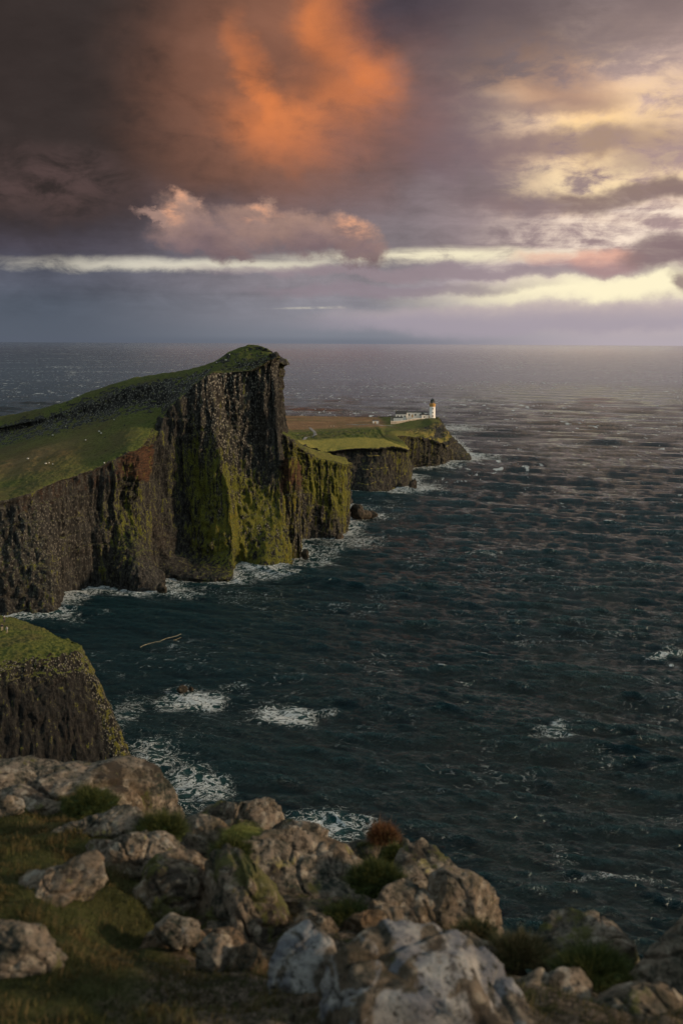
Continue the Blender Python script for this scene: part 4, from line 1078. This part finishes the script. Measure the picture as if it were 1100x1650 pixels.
# rocks standing in the water
SR = [([(564, 832), (566, 815), (575, 812), (585, 822), (596, 824), (600, 832), (580, 836)], 'dark reef running out from the foot of the second headland', 'reef', None, 40),
      ([(588, 832), (592, 826), (604, 825), (609, 829), (602, 834)], 'low black skerry at the end of the reef', 'skerry', None, 41),
      ([(660, 786), (662, 775), (668, 772), (671, 780), (669, 788)], 'upright black rock off the corner of the far cliff', 'rock', None, 42),
      ([(488, 900), (487, 888), (493, 884), (497, 893), (494, 902)], 'black rock at the foot of the tall headland corner', 'rock', None, 43),
      ([(284, 1114), (288, 1107), (300, 1106), (303, 1112), (296, 1116)], 'small wet rock awash in the left patch of surf', 'rock', None, 44),
      ([(304, 1112), (306, 1107), (311, 1108), (311, 1114)], 'tiny wet rock beside the one awash in surf', 'rock', None, 45),
      ([(256, 958), (254, 944), (261, 938), (267, 944), (268, 956)], 'blunt black rock at the tip of the dark spur', 'rock', None, 46),
      ([(540, 868), (544, 860), (552, 862), (554, 868)], 'small rock at the waterline below the second headland', 'rock', None, 47)]
for ol, lb_, ct_, y_, sd_ in SR:
    vb = max(q[1] for q in ol); yb = float(PZ(550, vb - 2, 0)[1])
    boulder('sea_rock', ol, lb_, ct_, yb, R_SEA, .9, sd_, 4, 1.3)

# ------------------------------------------------------------------ foreground clifftop
sil = [(-900, 1235), (-300, 1240), (-100, 1246), (0, 1246), (150, 1250), (250, 1280), (296, 1345), (350, 1330), (450, 1340), (520, 1376), (560, 1384), (600, 1390), (660, 1400), (705, 1430), (790, 1500), (810, 1522), (870, 1530), (1000, 1548), (1100, 1550), (1350, 1560), (1900, 1600)]
ex, ey = [], []
for u, v in sil:
    yy = plane_y(v); q = P(u, v, yy); ex.append(q[0]); ey.append(yy)
ex, ey = np.array(ex), np.array(ey)
def edge_y(x): return np.interp(x, ex, ey)
HUMPS = [(-2.35, 5.6, .5, .10), (-1.2, 4.0, .45, .10), (-.9, 3.2, .5, .06), (.75, 4.5, .3, .05), (-2.0, 4.4, .5, .07), (-1.9, 6.4, .5, .08)]
GC = []
for ol, lb_, y_, mt_, th_, sd_ in FG:
    O_ = np.array(ol, float); uc = (O_[:, 0].min() + O_[:, 0].max()) / 2; v0, v1 = O_[:, 1].min(), O_[:, 1].max()
    w_ = (O_[:, 0].max() - O_[:, 0].min()) * y_ / F
    if v1 > 1660: continue
    for du in (-.3, 0, .3):
        g_ = P(uc + du * (O_[:, 0].max() - O_[:, 0].min()), v1 - (v1 - v0) * .27, y_ - w_ * .10); GC.append((g_[0], g_[1], g_[2], max(w_ * .38, .12)))
    g_ = P(uc, v0 + (v1 - v0) * .6, y_ + w_ * .12); GC.append((g_[0], g_[1], g_[2], max(w_ * .38, .12)))
for u, v, y_ in [(520, 1505, 4.9), (480, 1480, 5.0), (600, 1460, 5.1), (700, 1500, 4.9), (760, 1525, 4.75), (830, 1560, 4.4), (620, 1425, 5.6), (310, 1420, 5.4), (210, 1440, 5.0), (60, 1350, 6.1), (400, 1620, 3.9), (200, 1600, 3.8), (300, 1590, 4.0), (900, 1590, 4.1), (250, 1540, 4.3), (1000, 1600, 4.0), (480, 1560, 4.25), (690, 1420, 5.6), (20, 1400, 5.3), (150, 1500, 4.5), (340, 1380, 5.9)]:
    g_ = P(u, v, y_); GC.append((g_[0], g_[1], g_[2], .22))
GC = np.array(GC)
GD = GC[:, 2] - (Z0 - SLOPE * GC[:, 1])
def dev(x, y):
    num = np.zeros_like(x); den_ = np.full_like(x, .12)
    for (gx, gy, gz, gr), d in zip(GC, GD):
        w = np.exp(-((x - gx) ** 2 + (y - gy) ** 2) / (gr * gr)); num += w * d; den_ += w
    return num / den_
def hz(x, y):
    q = np.stack([x, y, np.zeros_like(x)], 1)
    z = Z0 - SLOPE * y + fbm(q / 1.1, 4, .55) * .13 + fbm(q / .24 + 9, 3, .55) * .045
    z = z + dev(x, y)
    for hx, hy, r_, a in HUMPS: z = z + a * np.exp(-((x - hx) ** 2 + (y - hy) ** 2) / r_ ** 2)
    return z
def build_top():
    xs = np.concatenate([np.linspace(-60, -5, 60)[:-1], np.linspace(-5, 4, 360), np.linspace(4, 60, 60)[1:]])
    tt = np.concatenate([np.linspace(-40, 0, 20)[:-1] , np.linspace(0, 1, 260)])
    rows = []
    E = edge_y(xs) + .06 * fbm(np.stack([xs * 2.5, xs * 0, xs * 0], 1), 3)
    for f in tt:
        y = f if f < 0 else f * E
        y = np.full_like(xs, y) if np.ndim(y) == 0 else y
        rows.append(np.stack([xs, y, hz(xs, y)], 1))
    last = rows[-1].copy()
    for dy_, dz_ in ((.03, -.03), (.06, -.12), (.10, -.4), (.2, -1), (.45, -2.2), (.9, -4), (2, -8), (5, -20), (10, -40), (16, -62), (22, -84), (26, -99.5)):
        q = last.copy(); q[:, 1] += dy_; q[:, 2] = last[:, 2] + dz_
        j = fbm(q * [.5, .5, .18], 3) * min(1.5, abs(dz_) * .12); q[:, 1] += j; rows.append(q)
    G_ = np.array(rows)
    me = np_mesh('clifftop', G_.reshape(-1, 3), grid_quads(len(rows), len(xs)))
    o = link('clifftop', me, TURF); structure(o)
m, nt, b = new_mat('peaty_turf')
p = pos(nt)
n1 = noise(p, 2.2, 6, .6); n2 = noise(p, 14, 6, .7); n3 = noise(p, 60, 4, .7)
c = mix(nt, (n1 * .6 + n2 * .4).ss(.4, .6), (.022, .024, .009, 1), (.050, .056, .016, 1))
c = mix(nt, (n1 * .4 + n2 * .6).ss(.53, .62) * .7, c, (.055, .038, .024, 1))
c = mix(nt, n3.ss(.4, .65) * .5, c, (.075, .07, .03, 1))
sx, sy, sz = sep(p)
rk = (sx + (n1 - .5) * 1.6).ss(-1.0, -.5)
c = mix(nt, rk * n2.ss(.36, .5), c, mix(nt, (n2 * .5 + n3 * .5).ss(.42, .6), (.020, .016, .013, 1), (.15, .118, .09, 1)))
nt.links.new(c.k, b.inputs['Base Color']); b.inputs['Roughness'].default_value = .95; b.inputs['Specular IOR Level'].default_value = .1
bump(nt, b, n1 + n2 * .8 + n3 * .5, .9, .04)
TURF = m
build_top()

def blade_mat(name, lo, hi, dry, dryness=.5):
    m, nt, b = new_mat(name)
    p = pos(nt)
    r_ = attr(nt, 'tone')
    c = mix(nt, r_, lo + (1,), hi + (1,))
    c = mix(nt, (r_ * .45 + noise(p, 2.6, 4, .6)).ss(.66, .86) * dryness, c, dry + (1,))
    nt.links.new(c.k, b.inputs['Base Color']); b.inputs['Roughness'].default_value = .75; b.inputs['Specular IOR Level'].default_value = .2
    return m
GRASS_M = blade_mat('short_turf_grass', (.022, .030, .010), (.075, .082, .024), (.15, .105, .05), .8)
TUFT_M = blade_mat('yellow_green_grass', (.10, .12, .025), (.27, .27, .06), (.30, .24, .08), .5)
MOSS_M = blade_mat('dark_green_moss', (.018, .030, .008), (.070, .085, .018), (.10, .09, .03), .3)
HEATH_M = blade_mat('rusty_heather', (.070, .028, .014), (.22, .085, .035), (.12, .11, .04), .5)

def blades(base, nrm, L, W, lean, tone):
    """base (N,3), growth direction, length, width, sideways lean vector -> verts, tris, tone"""
    N_ = len(base)
    a = RNG.uniform(0, 2 * math.pi, N_); side = np.stack([np.cos(a), np.sin(a), np.zeros(N_)], 1) * (W / 2)[:, None]
    up = nrm * L[:, None]; ln = lean * L[:, None]
    p0, p1 = base - side, base + side
    m_ = base + up * .55 + ln * .28
    p2, p3 = m_ - side * .8, m_ + side * .8
    p4 = base + up * .92 + ln
    V = np.stack([p0, p1, p2, p3, p4], 1).reshape(-1, 3)
    k = np.arange(N_)[:, None] * 5
    T_ = np.concatenate([k + [0, 1, 2], k + [1, 3, 2], k + [2, 3, 4]], 1).reshape(-1, 3)
    return V, T_, np.repeat(tone, 5)

def grass_field():
    n = 330000
    x = RNG.uniform(-4.2, 2.6, n); y = RNG.uniform(1.6, 8.6, n)
    q = np.stack([x, y, np.zeros(n)], 1)
    g = fbm(q / .55, 3) + fbm(q / .13 + 5, 2) * .5
    leftness = sstep(.4, -1.4, x); central = sstep(-1.1, -.4, x) * sstep(3.6, 4.4, y)
    keep = (y < edge_y(x) - .02) & (g + leftness * .45 - central * .55 > RNG.uniform(-.75, .45, n))
    x, y, g = x[keep], y[keep], g[keep]; q = q[keep]; n = len(x)
    z = hz(x, y) - .004
    base = np.stack([x, y, z], 1)
    cl = np.clip(.45 + fbm(q / .20 + 3, 2) * 1.3, 0, 1)
    L = (.018 + .060 * cl ** 1.6) * RNG.uniform(.5, 1.35, n); W = RNG.uniform(.0018, .0042, n)
    wa = fbm(q / .5 + 40, 2) * 3.0
    lean = np.stack([np.cos(wa) * .5 - .15, np.sin(wa) * .5 - .35, np.zeros(n)], 1) + RNG.normal(size=(n, 3)) * .35 * [1, 1, 0]
    up = np.tile([0, 0, 1.0], (n, 1))
    V, T_, tn = blades(base, up, L, W, lean, np.clip(RNG.uniform(0, 1, n) * .6 + cl * .4, 0, 1))
    me = np_mesh('grass', V, T_, False); set_attr(me, 'tone', tn)
    o = link('grass', me, GRASS_M); tag(o, 'short dark green grass growing between the foreground rocks', 'grass', kind='stuff')
grass_field()

def cushion(name, u, v, wpx, hpx, y, label, cat, mat, L0=.02, n=5200, flat=1.0, droop=0.0, wid=.0022, lean_dir=(0, 0, 0)):
    c = P(u, v + hpx * .5, y); k = y / F
    rx, rz = wpx * k / 2, hpx * k
    a = RNG.uniform(0, 2 * math.pi, n); h = RNG.uniform(0, 1, n) ** .8
    nrm = np.stack([np.cos(a) * np.sqrt(1 - h * h), np.sin(a) * np.sqrt(1 - h * h), h], 1)
    lump = 1 + .55 * fbm(nrm * 2.6 + u, 3)
    base = nrm * np.array([rx * 1.15, rx * .9, rz * .62]) * lump[:, None] * .9
    L = L0 * 1.5 * RNG.uniform(.4, 1.9, n) * np.clip(.9 + 1.4 * fbm(nrm * 4 + u, 2), .4, 2); W = RNG.uniform(.6, 1.4, n) * wid
    lean = RNG.normal(size=(n, 3)) * .35 + np.array([0, 0, -droop]) + np.array(lean_dir)
    V, T_, tn = blades(base, nrm, L, W, lean, RNG.uniform(0, 1, n))
    # the solid heart of the clump
    IV, IQ = ICO[4]
    lm = 1 + .55 * fbm(IV * 2.6 + u, 3) + .08 * fbm(IV * 9 + u, 2)
    IVs = IV * np.array([rx * 1.15, rx * .9, rz * .62]) * lm[:, None] * .93
    IVs[:, 2] = np.where(IV[:, 2] < 0, IVs[:, 2] * .6, IVs[:, 2])
    VV = np.vstack([V, IVs]); TT = np.vstack([T_, IQ + len(V)])
    me = np_mesh(name, VV, TT, False); set_attr(me, 'tone', np.r_[tn, np.full(len(IVs), .25)])
    o = link(name, me, mat); o.location = Vector(c); tag(o, label, cat)
    return o
cushion('heather_bush', 617, 1342, 38, 20, 6.2, 'small rusty red heather bush on top of a smooth boulder', 'bush', HEATH_M, .022, 6000, wid=.004)
cushion('moss_clump', 634, 1372, 36, 34, 6.0, 'bright moss clump between the smooth boulder and the knobbly one', 'moss', MOSS_M, .018)
cushion('moss_clump', 605, 1402, 78, 44, 5.3, 'wide dark moss clump hanging under the heather boulder', 'moss', MOSS_M, .022, 8000)
cushion('moss_clump', 372, 1362, 56, 34, 5.7, 'dark moss clump below the yellow grass tuft', 'moss', MOSS_M, .022, 6000)
cushion('moss_clump', 262, 1325, 70, 34, 5.9, 'moss clump at the right end of the long slab', 'moss', MOSS_M, .024, 7000)
cushion('moss_clump', 145, 1285, 84, 34, 6.9, 'dark moss clump growing against the long slab', 'moss', MOSS_M, .026, 7000)
cushion('moss_clump', 835, 1528, 86, 26, 4.5, 'low green moss clump left of the lone rounded boulder', 'moss', GRASS_M, .024, 8000)
cushion('moss_clump', 955, 1552, 120, 26, 4.25, 'long low moss clump in front of the lone rounded boulder', 'moss', MOSS_M, .022, 9000)
cushion('moss_clump', 560, 1470, 70, 22, 5.0, 'low moss clump beside the small dark brown stone', 'moss', MOSS_M, .02, 5000)
cushion('moss_clump', 765, 1500, 60, 18, 4.75, 'strip of moss at the foot of the steep sided boulder', 'moss', GRASS_M, .02, 5000)

def tuft():
    n = 900; c = P(372, 1345, 6.0)
    a = RNG.uniform(-1.0, 1.0, n)
    base = RNG.normal(size=(n, 3)) * [.03, .03, .006]
    L = RNG.uniform(.10, .22, n)
    up = np.stack([.75 + .35 * a * 0 + RNG.normal(size=n) * .12, -.1 + RNG.normal(size=n) * .2, .55 + a * .35], 1)
    up /= np.linalg.norm(up, axis=1)[:, None]
    lean = np.stack([.25 + 0 * a, -.2 + 0 * a, -.35 - .1 * a], 1) + RNG.normal(size=(n, 3)) * .08
    V, T_, tn = blades(base, up, L, RNG.uniform(.002, .0045, n), lean, RNG.uniform(0, 1, n))
    me = np_mesh('grass_tuft', V, T_, False); set_attr(me, 'tone', tn)
    o = link('grass_tuft', me, TUFT_M); o.location = Vector(c)
    tag(o, 'yellow green tuft of long grass drooping over the rocks', 'grass tuft')
tuft()

# ------------------------------------------------------------------ people on the grassy ledge
def skin_mesh(name, joints, edges, radii, sub=1):
    me = bpy.data.meshes.new('tmp'); me.from_pydata(joints, edges, [])
    o = bpy.data.objects.new('tmp', me); COL.objects.link(o)
    sk = o.modifiers.new('s', 'SKIN'); sk.use_smooth_shade = True
    for i, r_ in enumerate(radii): me.skin_vertices[0].data[i].radius = (r_, r_)
    me.skin_vertices[0].data[0].use_root = True
    if sub: ss = o.modifiers.new('u', 'SUBSURF'); ss.levels = sub; ss.render_levels = sub
    bpy.context.view_layer.update()
    dg = bpy.context.evaluated_depsgraph_get()
    res = bpy.data.meshes.new_from_object(o.evaluated_get(dg)); res.name = name
    for f in res.polygons: f.use_smooth = True
    bpy.data.objects.remove(o)
    return res
SKIN_M = plain('skin', (.42, .26, .19), .6, .1, 8)
HAIR_M = plain('dark_hair', (.03, .022, .018), .7, .2, 20)
def cloth(name, c): return plain(name, c, .85, .15, 9)
def person(u, v, y, label, jacket, legs, rz, stride=.12, hat=None, hoodie=False):
    h_ = P(u, v, y); x_, y_ = float(h_[0]), float(h_[1]); z_ = drop(NEAR, x_, y_)
    r = empty('person', (x_, y_, z_), rz); tag(r, label, 'person')
    s_ = stride
    J = [(0, 0, .95), (0, 0, 1.12), (0, .01, 1.32), (0, .01, 1.46), (0, -.01, 1.56), (0, -.02, 1.68),                     # pelvis chest neck head
         (-.10, 0, .90), (-.11, -s_ * .4, .50), (-.12, -s_, .09), (-.13, -s_ - .14, .04),
         (.10, 0, .90), (.11, s_ * .4, .50), (.12, s_, .09), (.13, s_ - .14, .04),
         (-.19, .01, 1.40), (-.26, .03, 1.13), (-.27, -.10, .90), (-.27, -.15, .82), (.19, .01, 1.40), (.26, .03, 1.13), (.27, -.08, .90), (.27, -.13, .82)]
    E_ = [(0, 1), (1, 2), (2, 3), (3, 4), (4, 5), (0, 6), (6, 7), (7, 8), (8, 9), (0, 10), (10, 11), (11, 12), (12, 13), (2, 14), (14, 15), (15, 16), (16, 17), (2, 18), (18, 19), (19, 20), (20, 21)]
    Rr = [.13, .12, .15, .06, .085, .10, .085, .055, .04, .035, .085, .055, .04, .035, .055, .042, .03, .03, .055, .042, .03, .03]
    link('body', skin_mesh('body', J, E_, Rr), SKIN_M, r)
    # jacket: torso and sleeves
    Jj = [(0, 0, .90), (0, 0, 1.12), (0, .01, 1.34), (0, .01, 1.46), (-.19, .01, 1.40), (-.265, .03, 1.13), (-.275, -.09, .93), (.19, .01, 1.40), (.265, .03, 1.13), (.275, -.07, .93)]
    Ej = [(0, 1), (1, 2), (2, 3), (2, 4), (4, 5), (5, 6), (2, 7), (7, 8), (8, 9)]
    link('jacket', skin_mesh('jacket', Jj, Ej, [.17, .165, .18, .085, .08, .066, .055, .08, .066, .055]), jacket, r)
    Jt = [(0, 0, .96), (-.10, 0, .86), (-.11, -s_ * .4, .50), (-.12, -s_, .12), (.10, 0, .86), (.11, s_ * .4, .50), (.12, s_, .12)]
    link('trousers', skin_mesh('trousers', Jt, [(0, 1), (1, 2), (2, 3), (0, 4), (4, 5), (5, 6)], [.15, .10, .075, .06, .10, .075, .06]), legs, r)
    bm = bmesh.new(); bmesh.ops.create_uvsphere(bm, u_segments=16, v_segments=10, radius=.118)
    for q in bm.verts: q.co.z = q.co.z * 1.05 + 1.70; q.co.y += .015
    bmesh.ops.delete(bm, geom=[q for q in bm.verts if q.co.z < 1.66 and q.co.y < .0], context='VERTS')
    bm_obj('hat' if hat else 'hair', bm, hat or HAIR_M, r, True)
NAVY = cloth('navy_jacket', (.02, .022, .035)); PALEJ = cloth('pale_grey_jacket', (.50, .49, .46)); YEL = cloth('olive_yellow_coat', (.24, .25, .04)); TAN = cloth('tan_trousers', (.42, .36, .24)); DKT = cloth('dark_trousers', (.05, .05, .055)); CREAM = cloth('cream_hat', (.62, .60, .56))
person(3.2, 1008, 219, 'person in dark jacket and tan trousers at the very left, standing on the ledge', NAVY, TAN, rad(20))
person(10.8, 1010, 217, 'person in dark and white jacket with tan trousers, right of the pair on the ledge', PALEJ, TAN, rad(-30))
person(7.0, 1001, 228, 'person in a pale hat and dark clothes, farthest of the three on the ledge', DKT, DKT, rad(60), .05, CREAM)

# ------------------------------------------------------------------ sheep
WOOL = plain('sheep_wool', (.62, .58, .50), .95, .15, 6); FACE = plain('sheep_face', (.10, .09, .08), .8, .2, 6)
def sheep_proto():
    r = empty('sheep', (0, 0, 0))
    bm = bmesh.new(); bmesh.ops.create_icosphere(bm, subdivisions=3, radius=1)
    V = np.array([q.co[:] for q in bm.verts]); bp_ = fbm(V * 3, 2) * .08
    for q, d in zip(bm.verts, bp_):
        x, y, z = q.co; w = 1 + .12 * x
        q.co = Vector((x * .52, y * .26 * w, z * .27 * w + .60)) * 1.0; q.co += Vector((x, y, z)) * float(d) * .4
    J = None
    bm_obj('body', bm, WOOL, r, True)
    Jh = [(.42, 0, .70), (.60, 0, .74), (.72, 0, .66), (.82, 0, .56), (.60, .12, .76), (.60, -.12, .76)]
    link('head', skin_mesh('head', Jh, [(0, 1), (1, 2), (2, 3), (1, 4), (1, 5)], [.13, .10, .075, .045, .03, .03]), FACE, r)
    for sx, sy in ((.32, .12), (.32, -.12), (-.34, .12), (-.34, -.12)):
        b_ = .04 if sx > 0 else -.05
        link('leg', skin_mesh('leg', [(sx, sy, .48), (sx + b_, sy, .27), (sx, sy, .03)], [(0, 1), (1, 2)], [.06, .035, .03]), FACE, r)
    return r
def copy_tree(o):
    c_ = o.copy(); COL.objects.link(c_)
    for ch in list(o.children):
        d = ch.copy(); COL.objects.link(d); d.parent = c_
    return c_
SHEEP = [(370, 573, HEAD, 'sheep highest on the peak, just under the grassy summit', 1), (364, 582, HEAD, 'lone sheep on the peak below the highest one', 1), (349, 586, HEAD, 'sheep at the left end of the summit grass', 1),
         (85, 703, HEAD, 'sheep at the foot of the dark crag near the middle of the meadow', 1), (184, 678, HEAD, 'sheep under the crag in the right part of the meadow', 1), (106, 689, HEAD, 'sheep nearest the dark crag', 1), (45, 741, HEAD, 'sheep alone in the brown part of the meadow', 1),
         (74, 749, HEAD, 'left sheep of the trio near the cliff brink', 1), (79, 748, HEAD, 'middle sheep of the trio near the cliff brink', 1), (85, 750, HEAD, 'right sheep of the trio near the cliff brink', 1), (168, 748, HEAD, 'sheep closest to the reddish cliff brink', 1), (138, 711, HEAD, 'sheep in the middle of the green meadow', 1), (160, 697, HEAD, 'left sheep of the two high in the meadow', 1), (163, 700, HEAD, 'right sheep of the two high in the meadow', 1),
         (533, 687.5, PEN, 'left sheep of the pair on the far moor', 1), (537.5, 687.5, PEN, 'right sheep of the pair on the far moor', 1), (505, 671, PEN, 'lone sheep far back on the brown moor', 1)]
pro = sheep_proto(); first = True
for u, v, ob, lb_, sc_ in SHEEP:
    h_ = hit(ob, u, v)
    if h_ is None: continue
    o = pro if first else copy_tree(pro); first = False
    o.location = (h_.x, h_.y, drop(ob, h_.x, h_.y) - .02); o.rotation_euler = (0, 0, RNG.uniform(0, 6.28))
    o['label'] = lb_; o['category'] = 'sheep'; o['group'] = 'sheep grazing on the headlands'


# ------------------------------------------------------------------ drifting kelp line in the bay
def kelp():
    pts = [PZ(226, 1046, 0), PZ(238, 1041, 0), PZ(252, 1038, 0), PZ(266, 1033, 0), PZ(280, 1029, 0), PZ(292, 1025, 0)]
    pts = np.array(pts); tq_ = np.linspace(0, len(pts) - 1, 160); C_ = cr(pts, tq_)
    wv = .16 + .22 * np.abs(fbm(np.c_[C_[:, :2] / 1.5, np.zeros(len(C_))], 3)) * 2.5
    off = fbm(np.c_[C_[:, :2] / 2.5, np.ones(len(C_))], 3) * 1.1
    rows_ = []
    for k in (-1, -.4, .4, 1):
        rows_.append(C_ + np.stack([off * 0, off + wv * k, .75 - .1 * abs(k) + 0 * off], 1))
    V_ = np.swapaxes(np.array(rows_), 0, 1).reshape(-1, 3)
    bot = V_ - [0, 0, 1.2]
    Q_ = grid_quads(len(C_), 4)
    me = np_mesh('floating_kelp', np.vstack([V_, bot]), np.vstack([Q_, Q_[:, ::-1] + len(V_)]))
    o = link('floating_kelp', me, plain('kelp', (.30, .24, .14), .8, .7, 1.6)); tag(o, 'thin tan line of kelp drifting in the dark bay below the headland', 'kelp')
kelp()
